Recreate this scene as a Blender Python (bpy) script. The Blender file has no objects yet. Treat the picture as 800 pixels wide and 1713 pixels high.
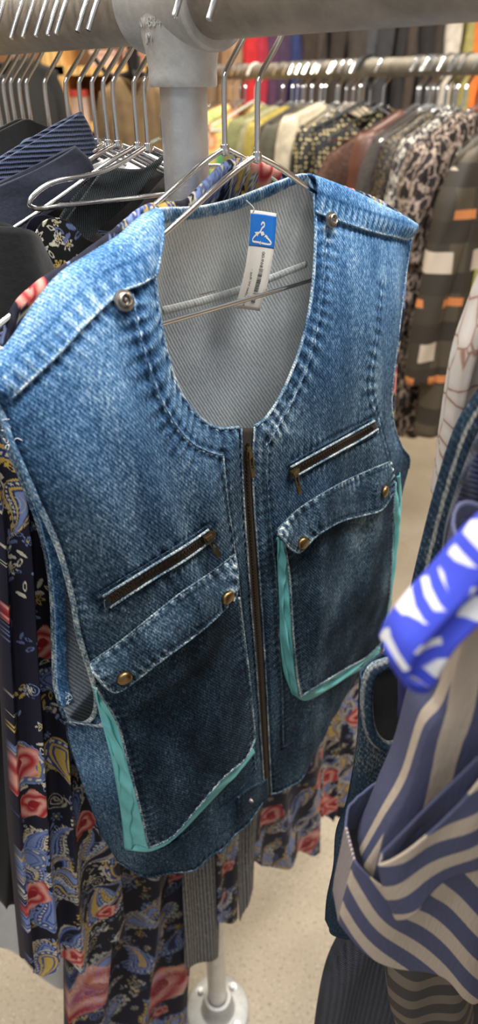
import bpy, bmesh, math, random
import numpy as np
from mathutils import Vector, Matrix
from mathutils.bvhtree import BVHTree

SC = bpy.context.scene
COL = SC.collection
rnd = random.Random(7)
# ---------------------------------------------------------------- camera geometry
F = 1120.0
PITCH = math.atan(0.633)
CP, SP = math.cos(PITCH), math.sin(PITCH)
EYE = 1.459
C0 = np.array([0, 0, EYE])


def ray(px, py):
    x = (px - 400) / F
    y = (py - 856.5) / F
    return np.array([x, CP - y * SP, -(SP + y * CP)])


class Frame:
    """A vertical hanging plane: origin, x along the hanger, z up, -y towards the viewer."""

    def __init__(self, loc, deg):
        self.loc = np.array(loc, float)
        self.a = math.radians(deg)
        c, s = math.cos(self.a), math.sin(self.a)
        self.R = np.array([[c, -s, 0], [s, c, 0], [0, 0, 1]])
        self.cam = self.R.T @ (C0 - self.loc)

    def dir(self, px, py):
        return self.R.T @ ray(px, py)

    def at(self, px, py, n=0.0):
        d = self.dir(px, py)
        k = (-n - self.cam[1]) / d[1]
        return self.cam + k * d

    def world(self, p):
        return self.R @ np.asarray(p) + self.loc


# ---------------------------------------------------------------- object helpers
def link(o, parent=None):
    COL.objects.link(o)
    if parent is not None:
        o.parent = parent
    return o


def tag(o, label=None, cat=None, group=None, kind=None):
    if label:
        o['label'] = label
    if cat:
        o['category'] = cat
    if group:
        o['group'] = group
    if kind:
        o['kind'] = kind
    return o


def thing(name, label, cat, loc=(0, 0, 0), deg=0.0, group=None):
    o = bpy.data.objects.new(name, None)
    o.empty_display_size = 0.05
    o.location = tuple(float(v) for v in loc)
    o.rotation_euler = (0, 0, math.radians(deg))
    link(o)
    return tag(o, label, cat, group)


def mesh_obj(name, verts, faces, mat, parent=None, smooth=True, attrs=None, cols=None, solid=None):
    me = bpy.data.meshes.new(name)
    me.from_pydata([tuple(map(float, v)) for v in verts], [], [tuple(map(int, f)) for f in faces])
    if isinstance(mat, (list, tuple)):
        for m in mat:
            me.materials.append(m)
    elif mat is not None:
        me.materials.append(mat)
    if smooth:
        me.polygons.foreach_set('use_smooth', [True] * len(me.polygons))
    for k, v in (attrs or {}).items():
        a = me.attributes.new(k, 'FLOAT', 'POINT')
        a.data.foreach_set('value', np.asarray(v, dtype=np.float32).ravel())
    if cols is not None:
        a = me.attributes.new('Col', 'FLOAT_COLOR', 'POINT')
        c4 = np.ones((len(verts), 4), dtype=np.float32)
        c4[:, :3] = cols
        a.data.foreach_set('color', c4.ravel())
    me.update()
    o = bpy.data.objects.new(name, me)
    link(o, parent)
    if solid:
        md = o.modifiers.new('thickness', 'SOLIDIFY')
        md.thickness = solid[0]
        md.offset = solid[1]
        if len(solid) > 2:
            md.material_offset = solid[2]
            md.material_offset_rim = solid[3] if len(solid) > 3 else 0
    return o


class MB:
    """collects simple shapes into one mesh"""

    def __init__(self):
        self.v = []
        self.f = []

    def add(self, v, f):
        b = len(self.v)
        self.v += [tuple(map(float, p)) for p in v]
        self.f += [tuple(b + i for i in q) for q in f]

    def box(self, c, s, R=None, bev=0.0):
        sx, sy, sz = [k / 2 for k in s]
        pts = np.array([(x, y, z) for x in (-sx, sx) for y in (-sy, sy) for z in (-sz, sz)])
        if R is not None:
            pts = pts @ np.asarray(R).T
        pts = pts + np.asarray(c)
        self.add(pts, [(0, 1, 3, 2), (4, 6, 7, 5), (0, 4, 5, 1), (2, 3, 7, 6), (0, 2, 6, 4), (1, 5, 7, 3)])

    def tube(self, pts, r, n=8, caps=True, flat=1.0):
        pts = np.asarray(pts, float)
        m = len(pts)
        r = np.broadcast_to(np.asarray(r, float), (m,))
        T = np.gradient(pts, axis=0)
        T /= np.linalg.norm(T, axis=1)[:, None] + 1e-12
        up = np.array([0.13, 0.31, 0.94])
        if abs(T[0] @ up) > 0.9:
            up = np.array([0.9, 0.3, 0.1])
        A = np.cross(T[0], up)
        A /= np.linalg.norm(A)
        vs = []
        for i in range(m):
            A = A - T[i] * (A @ T[i])
            A /= np.linalg.norm(A) + 1e-12
            B = np.cross(T[i], A)
            for k in range(n):
                a = 2 * math.pi * k / n
                vs.append(pts[i] + r[i] * (math.cos(a) * A + math.sin(a) * B * flat))
        fs = []
        for i in range(m - 1):
            for k in range(n):
                k2 = (k + 1) % n
                fs.append((i * n + k, i * n + k2, (i + 1) * n + k2, (i + 1) * n + k))
        if caps:
            fs.append(tuple(range(n))[::-1])
            fs.append(tuple((m - 1) * n + k for k in range(n)))
        self.add(vs, fs)

    def lathe(self, prof, n=24, M=None):
        """prof: list of (r, h); axis z, placed by 4x4 M"""
        vs = []
        for r, h in prof:
            for k in range(n):
                a = 2 * math.pi * k / n
                vs.append((r * math.cos(a), r * math.sin(a), h))
        fs = []
        m = len(prof)
        for i in range(m - 1):
            for k in range(n):
                k2 = (k + 1) % n
                fs.append((i * n + k, i * n + k2, (i + 1) * n + k2, (i + 1) * n + k))
        fs.append(tuple(range(n))[::-1])
        fs.append(tuple((m - 1) * n + k for k in range(n)))
        if M is not None:
            vs = [tuple(M @ Vector(v)) for v in vs]
        self.add(vs, fs)

    def build(self, name, mat, parent=None, smooth=True, auto=True):
        o = mesh_obj(name, self.v, self.f, mat, parent, smooth)
        if smooth and auto:
            bm = bmesh.new()
            bm.from_mesh(o.data)
            bmesh.ops.recalc_face_normals(bm, faces=bm.faces)
            for e in bm.edges:
                if len(e.link_faces) == 2 and e.calc_face_angle(0) > 0.7:
                    e.smooth = False
            bm.to_mesh(o.data)
            bm.free()
        return o


def frame_from(z, x=None):
    z = Vector(z).normalized()
    x = Vector(x) if x is not None else Vector((0.3, 0.2, 0.9))
    y = z.cross(x)
    if y.length < 1e-6:
        y = z.cross(Vector((1, 0, 0)))
    y.normalize()
    x = y.cross(z)
    M = Matrix((x, y, z)).transposed()
    return M


def place(loc, z, x=None):
    return Matrix.Translation(Vector(tuple(map(float, loc)))) @ frame_from(tuple(map(float, z)), x).to_4x4()


# ---------------------------------------------------------------- curves
def cr(pts, n):
    """Catmull-Rom through pts resampled to n by arc length"""
    P = np.asarray(pts, float)
    if len(P) == 2:
        t = np.linspace(0, 1, n)[:, None]
        return P[0] * (1 - t) + P[1] * t
    Q = np.vstack([2 * P[0] - P[1], P, 2 * P[-1] - P[-2]])
    out = []
    for i in range(1, len(Q) - 2):
        t = np.linspace(0, 1, 24, endpoint=False)[:, None]
        a, b, c, d = Q[i - 1], Q[i], Q[i + 1], Q[i + 2]
        out.append(0.5 * ((2 * b) + (-a + c) * t + (2 * a - 5 * b + 4 * c - d) * t ** 2 + (-a + 3 * b - 3 * c + d) * t ** 3))
    out.append(P[-1:])
    return resample(np.vstack(out), n)


def resample(P, n):
    P = np.asarray(P, float)
    L = np.concatenate([[0], np.cumsum(np.linalg.norm(np.diff(P, axis=0), axis=1))])
    s = np.linspace(0, L[-1], n)
    return np.stack([np.interp(s, L, P[:, k]) for k in range(P.shape[1])], 1)


def coons(L, R, T, B):
    """L,R run top to bottom (nv); T,B run left to right (nu) -> (nv,nu,3)"""
    nv, nu = len(L), len(T)
    u = np.linspace(0, 1, nu)[None, :, None]
    v = np.linspace(0, 1, nv)[:, None, None]
    S1 = L[:, None] * (1 - u) + R[:, None] * u
    S2 = T[None] * (1 - v) + B[None] * v
    S3 = (T[0] * (1 - u) + T[-1] * u) * (1 - v) + (B[0] * (1 - u) + B[-1] * u) * v
    return S1 + S2 - S3


def grid_faces(nv, nu, closed=False):
    f = []
    m = nu if closed else nu - 1
    for i in range(nv - 1):
        for j in range(m):
            j2 = (j + 1) % nu
            f.append((i * nu + j, (i + 1) * nu + j, (i + 1) * nu + j2, i * nu + j2))
    return f


def wob(x, y, seed, fx, fy=None, k=5):
    """smooth pseudo noise, about -1..1"""
    fy = fx if fy is None else fy
    r = np.random.RandomState(seed)
    out = 0
    for i in range(k):
        a = r.uniform(0, 6.283)
        b = r.uniform(0.5, 1.6)
        ph = r.uniform(0, 6.283)
        out = out + np.sin(x * fx * b * math.cos(a) + y * fy * b * math.sin(a) + ph + 1.3 * np.sin(0.6 * b * (x * fx * math.sin(a) - y * fy * math.cos(a)) + ph * 2))
    return out / k * 1.6


def seg_dist(P, line):
    """distance of points P (m,3) to a polyline, and arc length at the nearest spot"""
    best = np.full(len(P), 9.0)
    arc = np.zeros(len(P))
    acc = 0.0
    for a, b in zip(line[:-1], line[1:]):
        ab = b - a
        l2 = ab @ ab + 1e-12
        t = np.clip(((P - a) @ ab) / l2, 0, 1)
        d = np.linalg.norm(P - (a + t[:, None] * ab), axis=1)
        m = d < best
        best[m] = d[m]
        arc[m] = acc + t[m] * math.sqrt(l2)
        acc += math.sqrt(l2)
    return best, arc


# ---------------------------------------------------------------- materials
class NT:
    def __init__(self, name):
        self.m = bpy.data.materials.new(name)
        self.m.use_nodes = True
        self.t = self.m.node_tree
        self.bsdf = self.t.nodes['Principled BSDF']
        self.tc = None

    def n(self, kind, **kw):
        nd = self.t.nodes.new(kind)
        for k, v in kw.items():
            setattr(nd, k, v)
        return nd

    def l(self, a, b):
        self.t.links.new(a, b)

    def coord(self, which='Object', scale=(1, 1, 1), rot=(0, 0, 0)):
        if self.tc is None:
            self.tc = self.n('ShaderNodeTexCoord')
        mp = self.n('ShaderNodeMapping')
        mp.inputs['Scale'].default_value = scale
        mp.inputs['Rotation'].default_value = rot
        self.l(self.tc.outputs[which], mp.inputs['Vector'])
        return mp.outputs['Vector']

    def noise(self, vec, scale, detail=3, rough=0.5, dist=0.0):
        nd = self.n('ShaderNodeTexNoise')
        nd.inputs['Scale'].default_value = scale
        nd.inputs['Detail'].default_value = detail
        nd.inputs['Roughness'].default_value = rough
        nd.inputs['Distortion'].default_value = dist
        if vec is not None:
            self.l(vec, nd.inputs['Vector'])
        return nd

    def wave(self, vec, scale, dist=0.0, axis='X', prof='SIN', dscale=1.0, detail=1.0):
        nd = self.n('ShaderNodeTexWave', bands_direction=axis, wave_profile=prof)
        nd.inputs['Scale'].default_value = scale
        nd.inputs['Distortion'].default_value = dist
        nd.inputs['Detail Scale'].default_value = dscale
        nd.inputs['Detail'].default_value = detail
        self.l(vec, nd.inputs['Vector'])
        return nd

    def voro(self, vec, scale, feature='F1', rnd_=1.0):
        nd = self.n('ShaderNodeTexVoronoi', feature=feature)
        nd.inputs['Scale'].default_value = scale
        nd.inputs['Randomness'].default_value = rnd_
        self.l(vec, nd.inputs['Vector'])
        return nd

    def math(self, op, a, b=None, c=None, clamp=False):
        nd = self.n('ShaderNodeMath', operation=op, use_clamp=clamp)
        for i, x in enumerate((a, b, c)):
            if x is None:
                continue
            if isinstance(x, (int, float)):
                nd.inputs[i].default_value = x
            else:
                self.l(x, nd.inputs[i])
        return nd.outputs[0]

    def ramp(self, fac, stops, interp='LINEAR'):
        nd = self.n('ShaderNodeValToRGB')
        cr_ = nd.color_ramp
        cr_.interpolation = interp
        while len(cr_.elements) < len(stops):
            cr_.elements.new(0.5)
        for e, (p, c) in zip(cr_.elements, stops):
            e.position = p
            e.color = (*c, 1)
        self.l(fac, nd.inputs['Fac'])
        return nd.outputs['Color']

    def mix(self, fac, a, b, blend='MIX'):
        nd = self.n('ShaderNodeMix', data_type='RGBA', blend_type=blend)
        for i, x in ((0, fac), (6, a), (7, b)):
            if isinstance(x, (int, float)):
                nd.inputs[i].default_value = x
            elif isinstance(x, tuple):
                nd.inputs[i].default_value = (*x, 1)
            else:
                self.l(x, nd.inputs[i])
        return nd.outputs[2]

    def attr(self, name):
        nd = self.n('ShaderNodeAttribute', attribute_name=name)
        return nd

    def out(self, color=None, rough=0.8, metal=0.0, bump=None, bstr=0.3, bdist=0.002, sheen=0.0, alpha=None, spec=None):
        b = self.bsdf
        if color is not None:
            if isinstance(color, tuple):
                b.inputs['Base Color'].default_value = (*color, 1)
            else:
                self.l(color, b.inputs['Base Color'])
        if isinstance(rough, (int, float)):
            b.inputs['Roughness'].default_value = rough
        else:
            self.l(rough, b.inputs['Roughness'])
        b.inputs['Metallic'].default_value = metal
        b.inputs['Sheen Weight'].default_value = sheen
        if spec is not None:
            b.inputs['Specular IOR Level'].default_value = spec
        if alpha is not None:
            b.inputs['Alpha'].default_value = alpha
        if bump is not None:
            bn = self.n('ShaderNodeBump')
            bn.inputs['Strength'].default_value = bstr
            bn.inputs['Distance'].default_value = bdist
            self.l(bump, bn.inputs['Height'])
            self.l(bn.outputs['Normal'], b.inputs['Normal'])
        return self.m


def m_denim(name, stops, base=0.0, twill=0.045, lam=0.0021, streak=0.46, big=0.22, slope=(0.80, 0.60), blue=None):
    q = NT(name)
    v = q.coord()
    dot = q.n('ShaderNodeVectorMath', operation='DOT_PRODUCT')
    q.l(v, dot.inputs[0])
    k = 6.2832 / lam
    dot.inputs[1].default_value = (slope[0] * k, 0, slope[1] * k)
    jit = q.noise(v, 260, 2)
    ph = q.math('MULTIPLY_ADD', jit.outputs['Fac'], 3.0, dot.outputs['Value'])
    tw = q.math('SINE', ph)
    st = q.noise(q.coord(scale=(1, 1, 0.42)), 620, 2, 0.7).outputs['Fac']
    bg = q.noise(q.coord(scale=(1, 1, 0.55)), 22, 5, 0.65).outputs['Fac']
    w = q.attr('wear').outputs['Fac']
    f = q.math('ADD', w, base)
    f = q.math('MULTIPLY_ADD', q.math('SUBTRACT', st, 0.5), streak * 2, f)
    f = q.math('MULTIPLY_ADD', q.math('SUBTRACT', bg, 0.5), big * 2, f)
    f = q.math('MULTIPLY_ADD', tw, twill, f, clamp=True)
    c = q.ramp(f, stops)
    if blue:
        c = q.mix(q.attr('blueness').outputs['Fac'], c, q.ramp(f, blue))
    h = q.math('MULTIPLY_ADD', tw, 0.25, st)
    return q.out(c, 0.92, bump=h, bstr=0.4, bdist=0.0009, sheen=0.0, spec=0.08)


DEN = [(0.0, (0.003, 0.006, 0.010)), (0.25, (0.011, 0.021, 0.034)), (0.45, (0.034, 0.060, 0.090)), (0.62, (0.105, 0.160, 0.205)), (0.80, (0.33, 0.39, 0.40)), (1.0, (0.74, 0.74, 0.66))]
DENB = [(0.0, (0.006, 0.014, 0.035)), (0.25, (0.016, 0.048, 0.115)), (0.45, (0.038, 0.115, 0.26)), (0.62, (0.10, 0.24, 0.46)), (0.80, (0.30, 0.47, 0.66)), (1.0, (0.78, 0.84, 0.84))]
M_DEN = m_denim('acid washed denim', DEN, blue=DENB)
M_DIN = m_denim('denim wrong side', [(0.0, (0.05, 0.06, 0.075)), (0.4, (0.19, 0.22, 0.26)), (0.65, (0.40, 0.45, 0.49)), (1.0, (0.75, 0.77, 0.74))], base=0.06, twill=0.15, lam=0.0026, streak=0.2, big=0.08, slope=(0.85, 0.53))
M_DEN2 = m_denim('dark blue denim', [(0.0, (0.008, 0.012, 0.02)), (0.5, (0.04, 0.07, 0.11)), (1.0, (0.45, 0.45, 0.40))], twill=0.05, lam=0.003)


def m_plain(name, col, rough=0.85, metal=0.0, sc=40, var=0.25, bs=0.2, sheen=0.0):
    q = NT(name)
    nz = q.noise(q.coord(), sc, 4, 0.6)
    a = tuple(c * (1 - var) for c in col)
    b = tuple(min(1, c * (1 + var)) for c in col)
    c = q.ramp(nz.outputs['Fac'], [(0.3, a), (0.7, b)])
    return q.out(c, rough, metal, bump=nz.outputs['Fac'], bstr=bs, bdist=0.002, sheen=sheen)


def m_knit(name, col, dark, scale=150, rib='X', cables=0.5):
    q = NT(name)
    v = q.coord()
    w1 = q.wave(v, scale, 0.6, rib, 'SIN', 2)
    w2 = q.wave(v, scale * 2.2, 1.0, 'Z' if rib == 'X' else 'X', 'SIN', 3)
    f = q.math('MULTIPLY_ADD', w2.outputs['Fac'], 0.3, q.math('MULTIPLY', w1.outputs['Fac'], 0.7))
    c = q.ramp(f, [(0.1, dark), (0.75, col)])
    return q.out(c, 0.95, bump=f, bstr=0.8, bdist=0.003, sheen=0.2, spec=0.2)


def m_metal(name, col, rough=0.15, sc=30, var=0.15):
    q = NT(name)
    nz = q.noise(q.coord(), sc, 4)
    c = q.ramp(nz.outputs['Fac'], [(0.3, tuple(k * (1 - var) for k in col)), (0.7, col)])
    r = q.math('MULTIPLY_ADD', nz.outputs['Fac'], 0.15, rough)
    return q.out(c, r, 1.0)


M_CHROME = m_metal('chrome wire', (0.92, 0.91, 0.90), 0.05)


def m_galv(name, c0, c1, rough, sc=60, metal=0.85):
    q = NT(name)
    v = q.coord()
    n1 = q.noise(v, sc, 6, 0.7)
    n2 = q.noise(q.coord(scale=(1, 1, 1)), 9, 4, 0.6, 0.6)
    vo = q.voro(v, 420)
    f = q.math('MULTIPLY_ADD', n2.outputs['Fac'], 0.6, q.math('MULTIPLY', n1.outputs['Fac'], 0.5))
    c = q.ramp(f, [(0.32, c0), (0.68, c1)])
    h = q.math('MULTIPLY_ADD', vo.outputs['Distance'], 0.3, n1.outputs['Fac'])
    r = q.math('MULTIPLY_ADD', n2.outputs['Fac'], 0.25, rough)
    return q.out(c, r, metal, bump=h, bstr=0.25, bdist=0.0012)


M_PIPE = m_galv('dull galvanised pipe', (0.20, 0.175, 0.14), (0.48, 0.42, 0.34), 0.36, 60, 0.35)
M_CAST = m_galv('cast galvanised fitting', (0.46, 0.45, 0.43), (0.74, 0.73, 0.70), 0.42, 120, 0.35)
M_POST = m_galv('bright galvanised post', (0.50, 0.50, 0.49), (0.80, 0.80, 0.79), 0.28, 40, 0.7)
M_BRASS = m_metal('aged brass', (0.30, 0.20, 0.09), 0.30, 200, 0.4)
M_PULL = m_metal('dark brass pull', (0.22, 0.17, 0.10), 0.35, 300, 0.4)
M_ZIPT = m_metal('dark zip teeth', (0.075, 0.055, 0.036), 0.4, 300, 0.4)
M_ZTAPE = m_plain('dark brown zip tape', (0.03, 0.022, 0.018), 0.9, sc=400)
M_STEEL = m_metal('dull snap ring', (0.42, 0.38, 0.33), 0.3, 200, 0.4)
M_BLACK = m_plain('black cotton cloth', (0.010, 0.010, 0.011), 0.95, sc=200, sheen=0.1)
M_TEAL = m_plain('turquoise lining cloth', (0.16, 0.52, 0.53), 0.7, sc=25, var=0.2, bs=0.25)
M_WHITE = m_plain('white cotton cloth', (0.72, 0.72, 0.73), 0.85, sc=60, var=0.06)


def m_vcol(name, rough=0.75, sheen=0.1, alpha=None, bsc=500):
    q = NT(name)
    a = q.attr('Col')
    nz = q.noise(q.coord(), bsc, 2)
    c = q.mix(0.35, a.outputs['Color'], q.mix(1.0, a.outputs['Color'], q.ramp(nz.outputs['Fac'], [(0.3, (0.55, 0.55, 0.55)), (0.7, (1, 1, 1))]), 'MULTIPLY'))
    return q.out(c, rough, bump=nz.outputs['Fac'], bstr=0.12, bdist=0.001, sheen=sheen, alpha=alpha, spec=0.2)


M_PRINT = m_vcol('printed paisley cloth', 0.70, 0.0)
M_PAINT = m_vcol('printed plain cloth', 0.85)

# ================================================================ THE DENIM VEST
J1 = np.array([.0122, .512, EYE - .04])
VF = Frame(J1, 47)


def pts(lst, fr=None, n=0.0):
    fr = fr or VF
    return np.array([fr.at(p[0], p[1], p[2] if len(p) > 2 else n) for p in lst])


vest = thing('denim_vest', 'acid washed blue denim vest with zip front and turquoise lined pockets on wire hanger', 'vest', J1, 47)

crestL = pts([(-26, 642, 0), (-15, 610, 0), (20, 565, .002), (60, 505, .003), (100, 458, .003), (150, 425, .003), (200, 393, .002), (235, 362, 0), (262, 349, -.002)])
neckL = [(262, 349, -.002), (257, 400, .006), (259, 450, .012), (266, 520, .018), (279, 590, .022), (299, 650, .025), (328, 693, .028), (362, 716, .030), (402, 715, .031)]
zipL = [(402, 716, .031), (403, 780, .033), (407, 850, .035), (413, 930, .036), (420, 1030, .036), (428, 1130, .035), (435, 1230, .033), (440, 1300, .031), (442, 1334, .030)]
armL = [(-26, 642, 0), (-10, 668, .004), (6, 700, .008), (20, 740, .012), (60, 830, .018), (100, 920, .021), (122, 1000, .021), (132, 1060, .021), (150, 1120, .019), (161, 1162, .014), (156, 1198, .006), (136, 1212, -.002), (110, 1203, -.010)]
sideL = [(110, 1203, -.010), (113, 1235, -.012), (130, 1290, -.013), (150, 1345, -.013), (172, 1400, -.012), (196, 1440, -.010)]
hemL = [(196, 1440, -.010), (240, 1458, .008), (300, 1440, .022), (360, 1398, .029), (420, 1352, .031), (442, 1334, .030)]
backarmL = [(-26, 642, 0), (-14, 672, -.006), (-4, 700, -.012), (10, 740, -.018), (40, 810, -.026), (62, 870, -.029), (78, 930, -.030), (87, 1000, -.030), (90, 1080, -.029), (93, 1150, -.022), (110, 1203, -.010)]

crestR = pts([(512, 291, -.006), (540, 301, -.003), (580, 317, 0), (630, 342, .001), (665, 360, .001), (687, 374, 0)])
neckR = [(512, 291, -.006), (524, 320, 0), (528, 380, .008), (523, 480, .016), (506, 570, .022), (476, 650, .026), (446, 698, .029), (424, 715, .031)]
zipR = [(424, 716, .031), (421, 780, .033), (424, 850, .035), (430, 930, .036), (437, 1030, .036), (443, 1130, .035), (448, 1230, .033), (451, 1290, .031), (453, 1328, .030)]
armR = [(687, 374, 0), (688, 400, 0), (682, 440, .002), (672, 520, .010), (662, 600, .018), (655, 665, .024), (660, 715, .029), (672, 745, .032), (685, 765, .030), (684, 785, .028)]
sideR = [(684, 785, .028), (673, 830, .032), (665, 900, .032), (655, 975, .030), (641, 1058, .026), (610, 1105, .022), (585, 1150, .020), (548, 1195, .020), (520, 1240, .021)]
hemR = [(453, 1328, .030), (476, 1311, .029), (500, 1285, .025), (520, 1240, .021)]


def seq(*runs, n=None, w=None):
    """concatenate pixel runs keeping their corners"""
    Ps = [cr(pts(r), 80) for r in runs]
    lens = [np.linalg.norm(np.diff(p, axis=0), axis=1).sum() for p in Ps]
    tot = sum(lens)
    out = []
    used = 0
    for i, (p, L) in enumerate(zip(Ps, lens)):
        k = n - used if i == len(Ps) - 1 else max(3, int(round(n * (w[i] if w else L / tot))))
        used += k
        q = resample(p, k + (0 if i == len(Ps) - 1 else 1))
        out.append(q if i == len(Ps) - 1 else q[:-1])
    return np.vstack(out)


NV, NU = 300, 120


def front_panel(L, R, T, B, bulge, seed):
    P = coons(L, R, T, B)
    nv, nu = P.shape[:2]
    u = np.linspace(0, 1, nu)[None, :]
    v = np.linspace(0, 1, nv)[:, None]
    g = (1 - np.exp(-v / 0.05)) * bulge
    P[..., 1] -= g * np.sin(math.pi * u) ** 0.75
    x, z = P[..., 0], P[..., 2]
    # soft drag folds that run down from the shoulder
    fold = 0.0045 * wob(x + .25 * z * (1 if seed == 3 else .2), z, seed, 100, 9) * np.sin(math.pi * np.clip(u, .02, .98)) * np.clip(v * 6, 0, 1)
    P[..., 1] -= fold
    return P


WL = [.52, .48]
PL = front_panel(seq(armL, sideL, n=NV, w=[.62, .38]), seq(neckL, zipL, n=NV, w=[.40, .60]), resample(cr(crestL, 80), NU), resample(cr(pts(hemL), 80), NU), .016, 3)
PR = front_panel(seq(neckR, zipR, n=NV, w=[.40, .60]), seq(armR, sideR, n=NV, w=[.50, .50]), resample(cr(crestR, 80), NU), resample(cr(pts(hemR), 80), NU), .010, 5)


def bvh_of(P):
    nv, nu = P.shape[:2]
    return BVHTree.FromPolygons([Vector(map(float, p)) for p in P.reshape(-1, 3)], grid_faces(nv, nu))


BL, BR = bvh_of(PL), bvh_of(PR)


def drape(px, py, off=0.0, side=None):
    """the point seen at a pixel on the front of the vest, lifted by off"""
    d = VF.dir(px, py)
    d = d / np.linalg.norm(d)
    trees = {'L': (BL,), 'R': (BR,)}.get(side, (BL, BR))
    for t in trees:
        loc, nrm, idx, dist = t.ray_cast(Vector(map(float, VF.cam)), Vector(map(float, d)))
        if loc is not None:
            c = max(abs(np.dot(d, np.array(nrm))), 0.45)
            return np.array(loc) - d * off / c
    # beside the panel: the spot on the plane of the nearest cloth
    q = VF.at(px, py, .026)
    best = min((t.find_nearest(Vector(map(float, q))) for t in trees), key=lambda r: r[3])
    n0 = -np.array(best[0])[1]
    return VF.at(px, py, n0 + off)


def dline(lst, off=0.0, n=60, side=None):
    c = cr(np.array([(a[0], a[1], 0) for a in lst], float), n)
    return np.array([drape(p[0], p[1], off, side) for p in c])


# seams on the front, in the photograph's pixels
S_yokeL = [(262, 460), (235, 475), (200, 490), (150, 535), (100, 590), (60, 628), (20, 665)]
S_yokeR = [(528, 354), (560, 366), (620, 386), (684, 401)]
S_bandL = [(222, 492), (230, 540), (242, 590), (262, 650), (290, 705), (322, 742), (352, 757), (374, 762)]
S_bandR = [(546, 372), (543, 440), (535, 520), (518, 600), (492, 665), (466, 712), (448, 745)]
S_plackL = [(374, 762), (377, 800), (384, 860), (394, 930), (402, 1000), (410, 1090), (420, 1190), (428, 1290)]
S_plackR = [(448, 745), (446, 800), (452, 880), (462, 960), (466, 1060), (472, 1150), (474, 1250)]
S_darkR = [(640, 470), (632, 560), (620, 650), (636, 710), (652, 770)]
W_L = [(165, 1000), (255, 945), (352, 880)]
W_L2 = [(178, 1020), (265, 965), (358, 900)]
W_R = [(484, 778), (560, 735), (630, 700)]
W_R2 = [(488, 800), (565, 755), (634, 722)]
flapL_top = [(152, 1108), (200, 1074), (250, 1034), (300, 994), (350, 960), (393, 928)]
flapL_bot = [(158, 1128), (178, 1150), (196, 1158), (222, 1143), (262, 1112), (310, 1076), (352, 1043), (396, 1000)]
flapR_top = [(466, 884), (498, 853), (536, 828), (575, 806), (615, 788), (654, 772)]
flapR_bot = [(470, 898), (484, 916), (502, 924), (530, 897), (570, 873), (610, 862), (640, 852), (660, 822)]
pockL_left = [(160, 1150), (178, 1176), (198, 1212), (216, 1280), (234, 1350), (250, 1418)]
pockL_bot = [(250, 1418), (290, 1398), (330, 1352), (375, 1300), (410, 1270), (427, 1235)]
pockL_right = [(400, 1000), (408, 1060), (418, 1140), (427, 1235)]
pockR_left = [(476, 908), (484, 960), (488, 1020), (492, 1080), (497, 1130), (503, 1165)]
pockR_bot = [(503, 1165), (540, 1142), (580, 1118), (612, 1100), (636, 1078)]
pockR_right = [(660, 815), (657, 890), (654, 960), (650, 1010), (636, 1078)]


def denim_detail(P, side, seams, base):
    """pucker the cloth beside its seams and record seam wear over its base tone"""
    nv, nu = P.shape[:2]
    Q = P.reshape(-1, 3).copy()
    x, z = Q[:, 0], Q[:, 2]
    wear = base(x, z)
    dy = np.zeros(len(Q))
    for line, w, lam, amp, pale, edge in seams:
        d, a = seg_dist(P.reshape(-1, 3), line)
        ph = a / lam * 6.283 + 4.0 * wob(x, z, 11, 50)
        s = np.sin(ph)
        mask = np.exp(-(d / w) ** 2)
        dy += amp * s * mask
        wear += pale * 1.15 * (0.50 * s + 0.12) * mask * (0.7 + 0.8 * wob(x, z, 19, 90))
        wear += edge * .8 * np.exp(-(d / 0.0011) ** 2)
        wear -= 0.16 * np.exp(-((d - 0.0035) / 0.0016) ** 2)
        dy -= 0.0007 * np.exp(-((d - 0.003) / 0.0016) ** 2)
    Q[:, 1] -= dy
    return Q.reshape(P.shape), wear


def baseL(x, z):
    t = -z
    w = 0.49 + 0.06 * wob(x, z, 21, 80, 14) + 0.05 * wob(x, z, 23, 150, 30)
    w += 0.12 * np.exp(-(t / 0.11) ** 2)  # base tone paler at the shoulders, darker further down
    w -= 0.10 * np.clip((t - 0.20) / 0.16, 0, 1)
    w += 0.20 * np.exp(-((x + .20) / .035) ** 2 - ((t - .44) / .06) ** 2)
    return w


def edge_line(P, which):
    return {'l': P[:, 0], 'r': P[:, -1], 't': P[0], 'b': P[-1]}[which]


def sm(line, n=70):
    return resample(line, n)


sL = [(dline(S_yokeL, 0, 60, 'L'), .010, .0085, .0006, .22, .35),
      (dline(S_bandL, 0, 70, 'L'), .012, .0100, .0009, .38, .40),
      (dline(S_plackL, 0, 70, 'L'), .009, .0095, .0006, .24, .30),
      (sm(PL[:int(NV * .62), 0]), .009, .0075, .0005, .22, .55),
      (sm(PL[:int(NV * .40), -1]), .011, .0095, .0006, .30, .45),
      (sm(PL[int(NV * .40):, -1]), .007, .008, .0006, .26, .30),
      (sm(PL[-1]), .010, .009, .0007, .18, .25),
      (dline(W_L, 0, 40, 'L'), .012, .0085, .0006, .25, .15),
      (dline(W_L2, 0, 40, 'L'), .014, .0085, .0006, .25, .15)]
sR = [(dline(S_yokeR, 0, 60, 'R'), .009, .0075, .0005, .18, .35),
      (dline(S_bandR, 0, 70, 'R'), .012, .0095, .0008, .36, .35),
      (dline(S_plackR, 0, 70, 'R'), .009, .009, .0006, .24, .25),
      (dline(S_darkR, 0, 50, 'R'), .010, .010, .0006, .16, .10),
      (sm(PR[:int(NV * .50), -1]), .009, .0075, .0005, .16, .50),
      (sm(PR[:int(NV * .40), 0]), .011, .0095, .0006, .28, .45),
      (sm(PR[int(NV * .40):, 0]), .007, .008, .0006, .26, .30),
      (sm(PR[-1]), .010, .009, .0007, .15, .2),
      (dline(W_R, 0, 40, 'R'), .010, .0085, .0005, .22, .15),
      (dline(W_R2, 0, 40, 'R'), .012, .0085, .0005, .22, .15)]
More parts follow.
